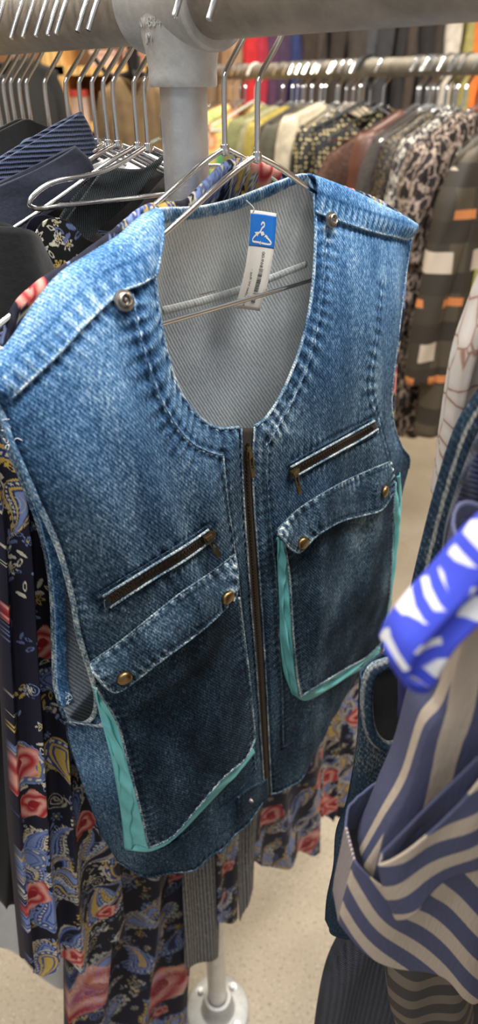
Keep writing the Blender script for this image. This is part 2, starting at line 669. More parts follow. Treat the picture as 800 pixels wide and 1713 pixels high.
def blueness_(P):
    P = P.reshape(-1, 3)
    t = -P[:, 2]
    return np.clip(.92 * np.exp(-((t - .02) / .115) ** 2) + .10 + .12 * wob(P[:, 0], P[:, 2], 29, 40), 0, 1) * np.clip(1.25 - t * 1.4, .2, 1) + .45 * np.exp(-((P[:, 0] + .20) / .035) ** 2 - ((t - .44) / .06) ** 2)  # bluer at the shoulders, greyer lower down


DL, wear_toneL = denim_detail(PL, 'L', sL, baseL)
DR, wear_toneR = denim_detail(PR, 'R', sR, baseL)
for P, w in ((DL, wear_toneL), (DR, wear_toneR)):
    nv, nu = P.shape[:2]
    mesh_obj('front_panel', P.reshape(-1, 3), grid_faces(nv, nu), [M_DEN, M_DIN], vest, attrs={'wear': w, 'blueness': blueness_(P)}, solid=(.0012, -1, 1, 0))

# the back of the vest, whose pale wrong side shows in the neck and armholes
offb = np.linspace(0, 1, NV)
Rarm = seq(armR, sideR, n=NV, w=[.50, .50])
Bk_R = Rarm.copy()
Bk_R[:, 1] += (.010 + .030 * offb) * np.clip(offb * 6, 0, 1) ** .7
Bk_R[:, 0] -= .006 * np.clip(offb * 6, 0, 1)
Bk_L = seq(backarmL, sideL, n=NV, w=[.62, .38])
bneck = pts([(262, 349, -.002), (275, 346, -.008), (300, 346, -.011), (340, 343, -.014), (390, 331, -.015), (440, 312, -.014), (480, 297, -.011), (503, 290, -.008), (512, 291, -.006)])
Bk_T = np.vstack([resample(cr(crestL, 80), 60)[:-1], resample(cr(bneck, 80), 61)[:-1], resample(cr(crestR, 80), 40)])
hb = pts([(196, 1440, -.010), (240, 1450, -.030)])
Bk_B = np.vstack([cr(np.array([hb[0], (hb[0] + (Bk_R[-1] - hb[0]) * .3 + np.array([0, .022, 0])), (hb[0] + (Bk_R[-1] - hb[0]) * .65 + np.array([0, .020, 0])), Bk_R[-1]]), len(Bk_T))])
PB = coons(Bk_L, Bk_R, Bk_T, Bk_B)
nvb, nub = PB.shape[:2]
u = np.linspace(0, 1, nub)[None, :]
v = np.linspace(0, 1, nvb)[:, None]
PB[..., 1] += (.004 + .010 * np.clip(v - .45, 0, 1)) * np.sin(math.pi * u) ** .6 * (1 - np.exp(-v / .10)) + .0015 * wob(PB[..., 0], PB[..., 2], 31, 70, 12) * np.clip(v * 5, 0, 1)
toneB = 0.66 + 0.10 * wob(PB[..., 0], PB[..., 2], 33, 40, 20) + 0.16 * np.exp(-(v / .22) ** 2) * np.ones_like(u)  # inside tone, paler towards the neck
toneB -= .34 * np.exp(-(u / .09) ** 2) * np.clip((v - .12) * 8, 0, 1)  # darker along the left armhole
seg_ = resample(Bk_L[8:int(NV * .60)], 120)
ARMB = (seg_ + np.array([0, -.0016, 0]), seg_ + np.array([.010, -.0026, 0]))
BBK = bvh_of(PB)


def bdrape(px, py, off=0.0):
    d = VF.dir(px, py)
    d = d / np.linalg.norm(d)
    loc, nrm, idx, dist = BBK.ray_cast(Vector(map(float, VF.cam)), Vector(map(float, d)))
    if loc is None:
        return VF.at(px, py, -.024 + off)
    c = max(abs(np.dot(d, np.array(nrm))), 0.45)
    return np.array(loc) - d * off / c


def bline(lst, off, n=50):
    c = cr(np.array([(a[0], a[1], 0) for a in lst], float), n)
    return np.array([bdrape(p[0], p[1], off) for p in c])


mesh_obj('back_panel', PB.reshape(-1, 3), grid_faces(nvb, nub), [M_DIN, M_DEN], vest, attrs={'wear': np.clip(toneB, 0, 1).ravel()}, solid=(.0012, 1, 1, 1))


def strip(a, b, name, mat, parent, wear, off_mid=.0, nw=7, solid=.0012):
    """a ribbon of cloth between two matching polylines"""
    a, b = np.asarray(a), np.asarray(b)
    w = np.linspace(0, 1, nw)[None, :, None]
    P = a[:, None] * (1 - w) + b[:, None] * w
    P[..., 1] -= off_mid * np.sin(math.pi * w[..., 0])
    ww = wear(P) if callable(wear) else np.full(P.shape[:2], wear)
    return mesh_obj(name, P.reshape(-1, 3), grid_faces(*P.shape[:2]), mat, parent, attrs={'wear': ww.ravel(), 'blueness': np.full(ww.size, .7)}, solid=(solid, 0))


def seam_wear(b0=.55, amp=.3, f=700):
    def g(P):
        nv, nw = P.shape[:2]
        L = np.cumsum(np.r_[0, np.linalg.norm(np.diff(P[:, nw // 2], axis=0), axis=1)])
        w = np.linspace(-1, 1, nw)[None, :]
        s = np.sin(L * f + 2 * np.sin(L * 180))[:, None]
        return b0 + amp * s * (1 - .4 * w ** 2) + .25 * np.abs(w) ** 6
    return g


strip(ARMB[0], ARMB[1], 'armhole_facing', M_DEN, vest, seam_wear(.50, .06, 500), .0006)
# back neck facing and the inside yoke seam
nk = resample(cr(bneck, 80), 70)
rim_low = bline([(264, 374), (300, 370), (340, 364), (390, 352), (440, 333), (480, 314), (506, 303)], .0012, 70)
nk2 = nk.copy()
nk2[:, 1] -= .0016
strip(nk2, rim_low, 'neck_facing', M_DEN, vest, seam_wear(.62, .10, 500), .001)
y1 = bline([(270, 513), (300, 506), (340, 496), (400, 478), (450, 460), (512, 436)], .0006, 60)
y2 = bline([(272, 526), (300, 519), (340, 509), (400, 491), (450, 472), (512, 447)], .0006, 60)
o = strip(y1, y2, 'yoke_seam', M_DIN, vest, seam_wear(.90, .16, 1300), .0008)
y3 = bline([(273, 533), (300, 526), (340, 516), (400, 498), (450, 479), (512, 453)], .0002, 60)
m = MB()
m.tube(y3, .0007, 6)
o = mesh_obj('seam_cord', m.v, m.f, M_DEN, vest, attrs={'wear': np.full(len(m.v), .3)})


def cord(lines, r, name, wear, parent, mat=None, jag=0.0):
    m = MB()
    for ln in lines:
        ln = np.asarray(ln)
        m.tube(ln, r, 6)
    V_ = np.asarray(m.v)
    w = wear + .02 + .12 * wob(V_[:, 0], V_[:, 2], 7, 160) + .06 * np.sin(2600 * V_[:, 0] + 1900 * V_[:, 2])
    return mesh_obj(name, m.v, m.f, mat or M_DEN, parent, attrs={'wear': w, 'blueness': np.clip(1.0 - (-V_[:, 2]) * 4, 0, 1)})  # edges turn bluer towards the shoulders


# bound edges: neckline and armholes
cord([sm(PL[:int(NV * .40), -1], 110)], .0014, 'neck_edge', .70, vest)
cord([sm(PR[:int(NV * .40), 0], 110)], .0014, 'neck_edge', .70, vest)
cord([sm(PL[3:int(NV * .62), 0], 130)], .0023, 'armhole_edge', .70, vest)
cord([sm(PR[3:int(NV * .50), -1], 110)], .0011, 'armhole_edge', .66, vest)
cord([sm(Bk_L[3:int(NV * .62)], 130)], .0020, 'armhole_edge', .60, vest)
cord([sm(PL[-1], 90), sm(PR[-1], 50)], .0011, 'hem_edge', .46, vest)
# frayed thread at the tip of the shoulder and in the armhole
fr_ = random.Random(3)
for base, cnt, ln in ((VF.at(8, 715, .008), 9, .010), (VF.at(112, 1165, -.004), 8, .008), (VF.at(20, 735, .012), 8, .007)):
    m = MB()
    for _ in range(cnt):
        p = base + np.array([fr_.gauss(0, .0018), -.001 + fr_.gauss(0, .001), fr_.gauss(0, .003)])
        q = p + np.array([fr_.uniform(-.5, 1), fr_.uniform(-.8, .1), fr_.uniform(-.9, .3)]) * ln * fr_.uniform(.4, 1)
        mid = (p + q) / 2 + np.array([fr_.gauss(0, .0015), 0, fr_.gauss(0, .0015)])
        m.tube(cr([p, mid, q], 6), .00024, 5)
    mesh_obj('frayed_edge', m.v, m.f, M_WHITE, vest)

# shoulder yokes folded over the crest
for crest, seam, sd, k in ((crestL, S_yokeL, 'L', 0), (crestR, S_yokeR, 'R', 1)):
    n = 90
    top = resample(cr(crest, 80), n)
    if k == 0:
        top = top[::-1]
    low = dline(seam, .0020, n, sd)
    if k == 1:
        top[:, 1] -= .001
    rows = 26
    w = np.linspace(0, 1, rows)[None, :, None]
    P = top[:, None] * (1 - w) + low[:, None] * w
    P[..., 1] -= .0075 * np.sin(math.pi * np.sqrt(w[..., 0])) * 1.0
    P[..., 2] += .0015 * np.sin(math.pi * np.minimum(w[..., 0] * 4, 1))
    dd, aa = seg_dist(P.reshape(-1, 3), low)
    x, z = P.reshape(-1, 3)[:, 0], P.reshape(-1, 3)[:, 2]
    s = np.sin(aa / .0085 * 6.283 + 4 * wob(x, z, 41, 50))
    wr = .63 + .08 * wob(x, z, 43, 90) + .13 * s * np.exp(-((dd - .006) / .006) ** 2) + .25 * np.exp(-(dd / .0013) ** 2) - .16 * np.exp(-((dd - .013) / .0012) ** 2)
    P = P.reshape(-1, 3)
    P[:, 1] -= .0006 * s * np.exp(-((dd - .006) / .006) ** 2)
    mesh_obj('shoulder_yoke', P, grid_faces(n, rows), M_DEN, vest, attrs={'wear': wr, 'blueness': np.ones(len(wr))}, solid=(.0014, 0))
    cord([low], .0010, 'yoke_edge', .76, vest)

# placket edges beside the zip, neck band edges
cord([dline(S_bandL, .0006, 70, 'L')], .0006, 'band_edge', .50, vest)
cord([dline(S_bandR, .0006, 70, 'R')], .0006, 'band_edge', .55, vest)
cord([dline(S_plackL, .0006, 70, 'L')], .0007, 'placket_edge', .62, vest)
cord([dline(S_plackR, .0006, 70, 'R')], .0007, 'placket_edge', .50, vest)
zl = sm(PL[int(NV * .40):, -1], 120)
zr = sm(PR[int(NV * .40):, 0], 120)
cord([zl + np.array([0, -.0012, 0]), zr + np.array([0, -.0012, 0])], .0009, 'zip_edge', .66, vest)


def normal_at(px, py):
    a, b, c = drape(px, py), drape(px + 5, py), drape(px, py + 5)
    nrm = np.cross(b - a, c - a)
    nrm /= np.linalg.norm(nrm)
    return nrm if nrm[1] < 0 else -nrm


def zipper(name, a_line, b_line, parent, pull_at, pull_dir, wide, label=None, cut=(0, 1)):
    """tape between two edges, two rows of teeth, a slider with its pull"""
    mid = (a_line + b_line) / 2
    z = strip(a_line, b_line, name, M_ZTAPE, parent, 0.0, .0003, 7)
    i0, i1 = int(len(mid) * cut[0]), int(len(mid) * cut[1])
    mm = resample(mid[i0:i1], 400)
    L = np.linalg.norm(np.diff(mm, axis=0), axis=1).sum()
    cnt = int(L / .0017)
    mm = resample(mm, cnt)
    aa = resample(((a_line - mid) / np.linalg.norm(a_line - mid, axis=1)[:, None])[i0:i1], cnt)
    T = np.gradient(mm, axis=0)
    T /= np.linalg.norm(T, axis=1)[:, None]
    m = MB()
    for i in range(cnt):
        n = np.cross(T[i], aa[i])
        n /= np.linalg.norm(n)
        if n[1] > 0:
            n = -n
        sgn = 1 if i % 2 else -1
        R = np.stack([aa[i], T[i], n], 1)
        m.box(mm[i] + n * .0008 + aa[i] * sgn * .0008, (.0032, .0011, .0016), R)
    m.build('teeth', M_ZIPT, z, smooth=False)
    p, T0, A0 = pull_at
    n = np.cross(T0, A0)
    n /= np.linalg.norm(n)
    if n[1] > 0:
        n = -n
    T0 = T0 / np.linalg.norm(T0)
    A0 = np.cross(n, T0)
    R = np.stack([A0, T0, n], 1)
    m = MB()
    m.box(p + n * .0018, (.0062, .0085, .0022), R)
    m.box(p + n * .0034, (.0030, .0060, .0014), R)
    m.box(p + n * .0018 + T0 * .0048, (.0046, .003, .002), R)
    sl = m.build('slider', M_PULL, z, smooth=False)
    m = MB()
    d = np.asarray(pull_dir, float)
    d /= np.linalg.norm(d)
    s = np.cross(d, n)
    s /= np.linalg.norm(s)
    nn = np.cross(s, d)
    R2 = np.stack([s, d, nn], 1)
    b0 = p + n * .0040
    for sx in (-1, 1):
        m.box(b0 + d * .0062 + s * sx * .0019, (.0012, .0110, .0010), R2)
    m.box(b0 + d * .0118, (.0050, .0022, .0012), R2)
    m.box(b0 + d * .0012, (.0050, .0016, .0012), R2)
    m.box(b0 + d * .0155, (.0042, .0060, .0012), R2)
    m.build('pull_tab', M_PULL, z, smooth=False)
    return z


fwd_ = np.array([0, -.0002, 0])
mt = (zl + zr) / 2
zipper('front_zip', zl + np.array([0, .0004, 0]), zr + np.array([0, .0004, 0]), vest, (mt[5] + np.array([0, -.0005, 0]), mt[2] - mt[9], zl[5] - zr[5]), np.array([0, -.15, -1.0]), .006, cut=(.03, .95))


def welt_zip(a, b, sd, pull_px, pull_d, at_end):
    A = dline(a, .0010, 60, sd)
    B = dline(b, .0010, 60, sd)
    # welts of denim either side
    tape = zipper('chest_zip', A, B, vest, (drape(*pull_px, .0012, sd), A[-1] - A[0], A[0] - B[0]), pull_d, .005, cut=(.04, .96))
    mid = (A + B) / 2
    ww = A - mid
    ww /= np.linalg.norm(ww, axis=1)[:, None]
    cord([A + ww * .0012 + np.array([0, -.0008, 0]), B - ww * .0012 + np.array([0, -.0008, 0])], .0011, 'welt', .72, vest)
    cord([A + ww * .0045, B - ww * .0045], .0006, 'stitch_line', .35, vest)


welt_zip([(172, 999), (215, 972), (262, 943), (310, 914), (349, 887)], [(182, 1013), (222, 987), (270, 957), (316, 929), (354, 900)], 'L', (346, 897), np.array([.30, -.25, -1]), 1)
welt_zip([(486, 783), (520, 764), (560, 742), (600, 720), (627, 705)], [(489, 797), (524, 777), (564, 755), (604, 733), (631, 716)], 'R', (489, 790), np.array([0.05, -.25, -1]), 0)
m = MB()
p = drape(180, 1008, .003, 'L')
m.box(p, (.0052, .0012, .0062))
m.build('zip_stop', M_CHROME, vest, smooth=False)


def patch(T, B, L, R, off, nv, nu, sd, bulge=0.0):
    """draped cloth patch bounded by four pixel curves"""
    e = lambda l, n: cr(np.array([(a[0], a[1], 0) for a in l], float), n)
    G = coons(e(L, nv), e(R, nv), e(T, nu), e(B, nu))
    P = np.zeros((nv, nu, 3))
    for i in range(nv):
        for j in range(nu):
            P[i, j] = drape(G[i, j, 0], G[i, j, 1], off if not callable(off) else off(i / (nv - 1), j / (nu - 1)), sd)
    # even out any jump where the cloth beneath ends
    for _ in range(6):
        Q = P.copy()
        Q[1:-1, 1:-1] = (P[:-2, 1:-1] + P[2:, 1:-1] + P[1:-1, :-2] + P[1:-1, 2:] + 2 * P[1:-1, 1:-1]) / 6
        P[..., 1] = Q[..., 1]
    return P


def patch_obj(P, name, parent, base, edges, pale=.22, amp=.0006, w=.009, dark=0.0, lam=.0085, seed=51, thick=.0016, ew=.4):
    nv, nu = P.shape[:2]
    Q = P.reshape(-1, 3).copy()
    x, z = Q[:, 0].copy(), Q[:, 2].copy()
    wr = np.full(len(Q), float(base)) + .07 * wob(x, z, seed, 55) + .05 * wob(x, z, seed + 1, 160)
    if name == 'pocket':
        wr += .22 * np.clip(wob(x, z, seed + 7, 34, 20) - .1, 0, 1)
    for e in edges:
        ln = {'t': P[0], 'b': P[-1], 'l': P[:, 0], 'r': P[:, -1]}[e]
        d, a = seg_dist(P.reshape(-1, 3), ln)
        s = np.sin(a / lam * 6.283 + 4 * wob(x, z, seed + 2, 50))
        mk = np.exp(-(d / w) ** 2)
        Q[:, 1] -= amp * s * mk
        wr += pale * (s * .6 + .25) * mk * (.7 + .8 * wob(x, z, seed + 5, 90)) + ew * .6 * np.exp(-(d / .0012) ** 2) - .15 * np.exp(-((d - .0045) / .001) ** 2)
    o = mesh_obj(name, Q, grid_faces(nv, nu), [M_DEN, M_DEN], parent, attrs={'wear': wr}, solid=(thick, -1))
    return o


def snap(px, py, off, r, parent, name='snap_button', sd=None, socket=False):
    p = drape(px, py, off, sd)
    nrm = normal_at(px, py)
    M = place(p, nrm)
    m = MB()
    if not socket:
        m.lathe([(r * .9, -.001), (r, 0), (r, .0012), (r * .93, .0024), (r * .7, .0033), (r * .35, .0038), (.0002, .0039)], 28, M)
        return m.build(name, M_BRASS, parent)
    m.lathe([(r, -.001), (r, .0006), (r * .96, .0011), (r * .72, .0012), (r * .66, .0030), (r * .52, .0036), (r * .42, .0030), (r * .36, .0012), (r * .20, .0010), (r * .16, .0026), (.0002, .0028)], 28, M)
    o = m.build(name, M_STEEL, parent)
    return o


# ---- bellows pockets, their flaps and snaps
def line_off(lst, off, n, sd):
    return dline(lst, off, n, sd)


def pocket(T, L, B, R, sd, off, base_left, base_bot, base_right, seed):
    P = patch(T, B, L, R, off, 90, 80, sd)
    pk = patch_obj(P, 'pocket', vest, .27, 'lbr', pale=.26, amp=.0006, w=.010, seed=seed, ew=.28)
    cord([P[:, 0], P[-1], P[:, -1]], .0012, 'pocket_edge', .64, pk)
    # turquoise bellows cloth between pocket and vest
    for side_name, front, base in (('l', P[:, 0], base_left), ('b', P[-1], base_bot), ('r', P[:, -1], base_right)):
        if base is None:
            continue
        bl = dline(base, .0015, 90, sd)
        fr = resample(front, 90) + np.array([0, .0018, 0])
        w = np.linspace(0, 1, 14)[None, :, None]
        G = fr[:, None] * (1 - w) + bl[:, None] * w
        a = np.linspace(0, 1, 90)[:, None]
        fold = .0035 * np.sin(w[..., 0] * 9.0 + 3 * np.sin(a * 7 + seed)) * np.sin(math.pi * w[..., 0])
        G[..., 1] += fold
        G[..., 0] += .0012 * np.sin(a * 40 + seed + w[..., 0] * 5) * np.sin(math.pi * w[..., 0])
        mesh_obj('bellows_lining', G.reshape(-1, 3), grid_faces(90, 14), M_TEAL, pk, solid=(.0006, 0))
    return pk, P


def off_pocket(o0, o1):
    return lambda v, u: o0 + (o1 - o0) * min(1, v * 1.6)


pkL, _ = pocket([(160, 1150), (230, 1105), (310, 1045), (400, 1000)], pockL_left, pockL_bot, pockL_right, 'L', off_pocket(.004, .014),
                [(158, 1156), (168, 1200), (184, 1260), (196, 1320), (205, 1380), (208, 1419)],
                [(208, 1421), (252, 1424), (292, 1402), (336, 1358), (380, 1312), (424, 1262)], None, 61)
pkR, _ = pocket([(474, 905), (520, 885), (590, 850), (660, 815)], pockR_left, pockR_bot, pockR_right, 'R', off_pocket(.004, .011),
                [(464, 898), (465, 950), (467, 1010), (469, 1070), (474, 1120), (488, 1160)],
                [(488, 1160), (512, 1172), (548, 1154), (586, 1130), (616, 1112), (634, 1092)],
                [(669, 790), (672, 840), (667, 900), (660, 950), (652, 1010), (640, 1072)], 71)
for T, B, l, r, sd, snaps, off, seed in (
        (flapL_top, flapL_bot, [(152, 1108), (153, 1118), (158, 1128)], [(393, 928), (399, 962), (396, 1000)], 'L', [(208, 1133), (380, 999)], (.0035, .017), 81),
        (flapR_top, flapR_bot, [(466, 884), (466, 890), (470, 898)], [(654, 772), (660, 796), (660, 822)], 'R', [(506, 908), (643, 822)], (.0035, .014), 91)):
    P = patch(T, B, l, r, lambda v, u: off[0] + (off[1] - off[0]) * math.sin(min(1, v) * math.pi / 2), 44, 100, sd)
    fo = patch_obj(P, 'pocket_flap', vest, .42, 'tblr', pale=.30, amp=.0008, w=.010, seed=seed, ew=.35)
    cord([P[0], P[-1], P[:, 0], P[:, -1]], .0009, 'flap_edge', .58, fo)
    for sx, sy in snaps:
        snap(sx, sy, off[1] * .95 + .001, .0058, fo, sd=sd)
snap(208, 503, .004, .0063, vest, 'snap_socket', 'L', True)
snap(555, 368, .004, .0060, vest, 'snap_socket', 'R', True)
snap(418, 1338, .001, .0026, vest, 'rivet', 'L', True)
# hem band lines and the tab below the zip
cord([dline([(428, 1290), (400, 1322), (350, 1365), (300, 1402), (250, 1425), (205, 1420)], .0006, 60, 'L')], .0008, 'hem_stitching', .30, vest)
cord([dline([(474, 1250), (490, 1240), (505, 1225), (520, 1205)], .0006, 30, 'R')], .0008, 'hem_stitching', .30, vest)
P = patch([(398, 1334), (422, 1316), (448, 1303)], [(400, 1366), (424, 1352), (448, 1340)], [(398, 1334), (399, 1350), (400, 1366)], [(448, 1303), (449, 1322), (448, 1340)], .002, 16, 20, None)
patch_obj(P, 'waist_tab', vest, .30, 'tblr', pale=.12, amp=.0004, w=.006, seed=97, ew=.12)

# ---- price tag with the blue hanger emblem
TG = [bdrape(416, 350, .010), bdrape(459, 356, .010), bdrape(430, 519, .016), bdrape(389, 514, .016)]
tagT = (TG[0] + TG[1]) / 2
M_CARD = m_plain('white tag card', (0.86, 0.83, 0.76), 0.6, sc=90, var=0.03, bs=0.02)
M_BLUE = m_plain('blue tag ink', (0.012, 0.19, 0.68), 0.55, sc=90, var=0.05, bs=0.02)
M_INK = m_plain('black tag ink', (0.03, 0.03, 0.03), 0.7, sc=90, bs=0.02)
tg = thing('price_tag', 'white paper price tag with blue hanger emblem hanging inside the denim vest neck', 'price tag', VF.world(tagT), 47)
TA, TB, TC, TD = [np.asarray(q) - tagT for q in TG]


def tp(u_, v_, lift=0.0):
    a = TA * (1 - u_) + TB * u_
    b = TD * (1 - u_) + TC * u_
    p = a * (1 - v_) + b * v_
    n_ = np.cross(TB - TA, TA - TD)
    n_ /= np.linalg.norm(n_)
    if n_[1] > 0:
        n_ = -n_
    curl = .004 * math.sin(v_ * 3.0) + .002 * (u_ - .5) ** 2 * 4
    return p + n_ * (curl + lift)


def tag_patch(u0, u1, v0, v1, lift, name, mat, parent, solid=.0004, nv=24, nu=8):
    vs = [tp(u0 + (u1 - u0) * j / nu, v0 + (v1 - v0) * i / nv, lift) for i in range(nv + 1) for j in range(nu + 1)]
    return mesh_obj(name, vs, grid_faces(nv + 1, nu + 1), mat, parent, solid=(solid, 0))


card = tag_patch(0, 1, 0, 1, 0, 'card', M_CARD, tg)
tag_patch(0, 1, .03, .335, .0003, 'emblem_panel', M_BLUE, tg, .0002)


def ribbon_uv(poly, wid, lift):
    vs, fs = [], []
    poly = np.asarray(poly, float)
    W_, H_ = np.linalg.norm(TB - TA), np.linalg.norm(TD - TA)
    q = poly * np.array([W_, H_])
    T = np.gradient(q, axis=0)
    T /= np.linalg.norm(T, axis=1)[:, None] + 1e-9
    N_ = np.stack([-T[:, 1], T[:, 0]], 1)
    for a_, n_ in zip(q, N_):
        for s_ in (-1, 1):
            b_ = a_ + n_ * s_ * wid
            vs.append(tp(b_[0] / W_, b_[1] / H_, lift))
    for i in range(len(q) - 1):
        fs.append((2 * i, 2 * i + 1, 2 * i + 3, 2 * i + 2))
    return vs, fs


m = MB()
E_ = lambda l, n=24: cr(np.array([(a, b, 0) for a, b in l], float), n)[:, :2]
for poly in (E_([(.36, .215), (.22, .245), (.15, .275), (.20, .292), (.34, .294), (.46, .296)]),
             E_([(.54, .298), (.72, .302), (.86, .298), (.88, .282), (.80, .255), (.70, .236)]),
             E_([(.38, .213), (.45, .195), (.50, .178)]),
             E_([(.49, .178), (.53, .155), (.60, .135), (.60, .110), (.54, .102), (.50, .118), (.49, .130)])):
    m.add(*ribbon_uv(poly, .00065, .0006))
for c, d in (((.30, .222), (.09, -.028)), ((.52, .298), (-.09, 0)), ((.70, .236), (-.02, -.025))):
    c = np.array(c)
    d = np.array(d)
    pr = np.array([-d[1] * 3.6, d[0] / 3.6])
    m.add([tp(*(c + d), .0006), tp(*(c + pr * .8), .0006), tp(*(c - pr * .8), .0006)], [(0, 1, 2)])
m.add([tp(.46, .195, .0007), tp(.58, .185, .0007), tp(.64, .215, .0007), tp(.52, .232, .0007)], [(0, 1, 2, 3)])
m.build('hanger_emblem', M_CARD, tg, smooth=False)
m = MB()
bars = random.Random(5)
v_ = .555
while v_ < .93:
    h_ = bars.choice((.003, .003, .006, .009))
    if not .80 < v_ < .81:
        m.add([tp(.60, v_, .0005), tp(.75, v_, .0005), tp(.75, v_ + h_, .0005), tp(.60, v_ + h_, .0005)], [(0, 1, 2, 3)])
    v_ += h_ + bars.choice((.003, .004, .008))
m.build('barcode', M_INK, tg, smooth=False)


def tag_text(body, u_, v_, size, name):
    cu = bpy.data.curves.new(name, 'FONT')
    cu.body = body
    cu.size = 1.0
    ob = bpy.data.objects.new(name, cu)
    COL.objects.link(ob)
    bpy.context.view_layer.update()
    me = bpy.data.meshes.new_from_object(ob.evaluated_get(bpy.context.evaluated_depsgraph_get()))
    bpy.data.objects.remove(ob)
    W_, H_ = np.linalg.norm(TB - TA), np.linalg.norm(TD - TA)
    vs = []
    for q in me.vertices:
        # text climbs the card from bottom to top
        vs.append(tp(u_ + q.co.y * size / W_, v_ - q.co.x * size / H_, .0006))
    fs = [tuple(p.vertices) for p in me.polygons]
    bpy.data.meshes.remove(me)
    return mesh_obj(name, vs, fs, M_INK, tg, smooth=False)


tag_text('$69.00', .62, .545, .0042, 'price_lettering')
tag_text('No Label W Rag -', .30, .965, .0038, 'product_lettering')
m = MB()
m.tube(cr([tp(.12, .02, .0004), tp(.1, -.02, .001), bdrape(412, 335, .004) - tagT], 8), .0005, 6)
m.build('tag_thread', M_WHITE, tg)

# ================================================================ THE PIPE RACK
RH = 1.5096


def r1(t):
    """point on the near rail; t grows towards the camera's right"""
    return np.array([-.0394 + .667 * t, .5607 - .745 * t, RH])


def r2(t):
    return np.array([.2645 + .54 * t, 2.67 - .842 * t, RH + .002])


RD1 = np.array([.667, -.745, 0])
RD2 = np.array([.54, -.842, 0])
YAW1 = math.degrees(math.atan2(.667, .745))
YAW2 = math.degrees(math.atan2(.54, .842))


def pipe(a, b, r, name, mat, parent, n=40):
    a, b = np.asarray(a, float), np.asarray(b, float)
    m = MB()
    L = np.linalg.norm(b - a)
    M = place(a, b - a)
    m.lathe([(r * .9, 0), (r, .001), (r, L * .33), (r, L * .66), (r, L - .001), (r * .9, L)], n, M)
    return m.build(name, mat, parent)


def emboss(body, M, size, name, mat, parent, depth=.0012):
    cu = bpy.data.curves.new(name, 'FONT')
    cu.body = body
    cu.size = size
    cu.extrude = depth
    cu.bevel_depth = .0
    cu.align_x = 'CENTER'
    ob = bpy.data.objects.new(name, cu)
    COL.objects.link(ob)
    bpy.context.view_layer.update()
    me = bpy.data.meshes.new_from_object(ob.evaluated_get(bpy.context.evaluated_depsgraph_get()))
    bpy.data.objects.remove(ob)
    me.transform(M)
    me.materials.clear()
    me.materials.append(mat)
    return link(bpy.data.objects.new(name, me), parent)


def flange(x, y, root):
    m = MB()
    M = Matrix.Translation((x, y, 0))
    m.lathe([(.056, 0), (.0575, .002), (.0575, .007), (.054, .0095), (.032, .011), (.0275, .016), (.0258, .030), (.0252, .052), (.0240, .056), (.0185, .057), (.0178, .050)], 48, M)
    f = m.build('base_flange', M_POSTB, root)
    for k in range(4):
        a = math.radians(YAW1 + 10 + 90 * k)
        c = np.array([x + .043 * math.cos(a), y + .043 * math.sin(a), .009])
        m = MB()
        m.lathe([(.0085, 0), (.0085, .0012), (.006, .0014), (.006, .006), (.0045, .0075), (.0002, .0078)], 12, Matrix.Translation(tuple(c)))
        m.build('bolt', M_POST, f)


M_POSTB = m_galv('pale zinc base', (0.34, 0.34, 0.33), (0.55, 0.55, 0.53), 0.45, 90, 0.5)


def tee(root, p, rdir, name='tee_fitting', text=None):
    """short tee: a sleeve on the rail and a collar for the post"""
    m = MB()
    rdir = np.asarray(rdir)
    hl = .037
    M = place(p - rdir * hl, rdir)
    R = .0300
    m.lathe([(R - .004, 0), (R - .001, -.0005), (R + .0007, .0015), (R + .0007, .006), (R - .0004, .010), (R - .0004, hl * 2 - .010), (R + .0007, hl * 2 - .006), (R + .0007, hl * 2 - .0015), (R - .001, hl * 2 + .0005), (R - .004, hl * 2)], 56, M)
    o = m.build(name, M_CAST, root)
    m = MB()
    # collar, blended into the sleeve
    vs, fs, n = [], [], 56
    prof = [(.0222, -.0490), (.0233, -.0500), (.0240, -.0485), (.0241, -.044), (.0239, -.040), (.0242, -.034), (.0252, -.028), (.0268, -.021), (.0280, -.012), (.0282, 0)]
    sd = np.cross(rdir, [0, 0, 1.0])
    for r, h in prof:
        k = max(0, (h + .040) / .040)
        for j in range(n):
            a = 2 * math.pi * j / n
            cx, cy = math.cos(a), math.sin(a)
            ra = r * (1 + .26 * k * abs(cx) ** 2)
            rb = r if k < 1e-6 else r
            q = np.asarray(p) + rdir * cx * ra + sd * cy * rb + np.array([0, 0, h])
            vs.append(q)
    for i in range(len(prof) - 1):
        for j in range(n):
            j2 = (j + 1) % n
            fs.append((i * n + j, i * n + j2, (i + 1) * n + j2, (i + 1) * n + j))
    fs.append(tuple(range(n))[::-1])
    m.add(vs, fs)
    m.build('post_collar', M_CAST, o)
    if text:
        nrm = np.array([-.745, -.667, 0.0])
        up = np.array([0, 0, 1.0])
        for body, dz, size in text:
            tt = np.cross(up, nrm)
            tt /= np.linalg.norm(tt)
            rad = .0279 if dz > -.017 else .0270
            e_ = emboss(body, Matrix.Identity(4), size, 'cast_lettering', M_CAST, o, .0008)
            for v_ in e_.data.vertices:
                an = v_.co.x / rad
                q_ = np.asarray(p) + (nrm * math.cos(an) + tt * math.sin(an)) * (rad + v_.co.z) + up * (dz + v_.co.y)
                v_.co = tuple(q_)
    return o


rack = thing('clothes_rack', 'grey galvanised pipe clothes rack whose post stands behind the denim vest', 'clothes rack', (0, 0, 0))
pipe(r1(-1.05), r1(.62), .02415, 'rail', M_PIPE, rack, 56)
P0 = r1(0)
tee(rack, P0, RD1, text=[('101-B34', -.0165, .0075), ('JM', -.0245, .0070)])
pipe((P0[0], P0[1], .012), (P0[0], P0[1], RH - .030), .01685, 'post', M_POST, rack, 40)
flange(P0[0], P0[1], rack)
P9 = r1(-1.0)
tee(rack, P9, RD1)
pipe((P9[0], P9[1], .012), (P9[0], P9[1], RH - .030), .01685, 'post', M_POST, rack, 24)
flange(P9[0], P9[1], rack)

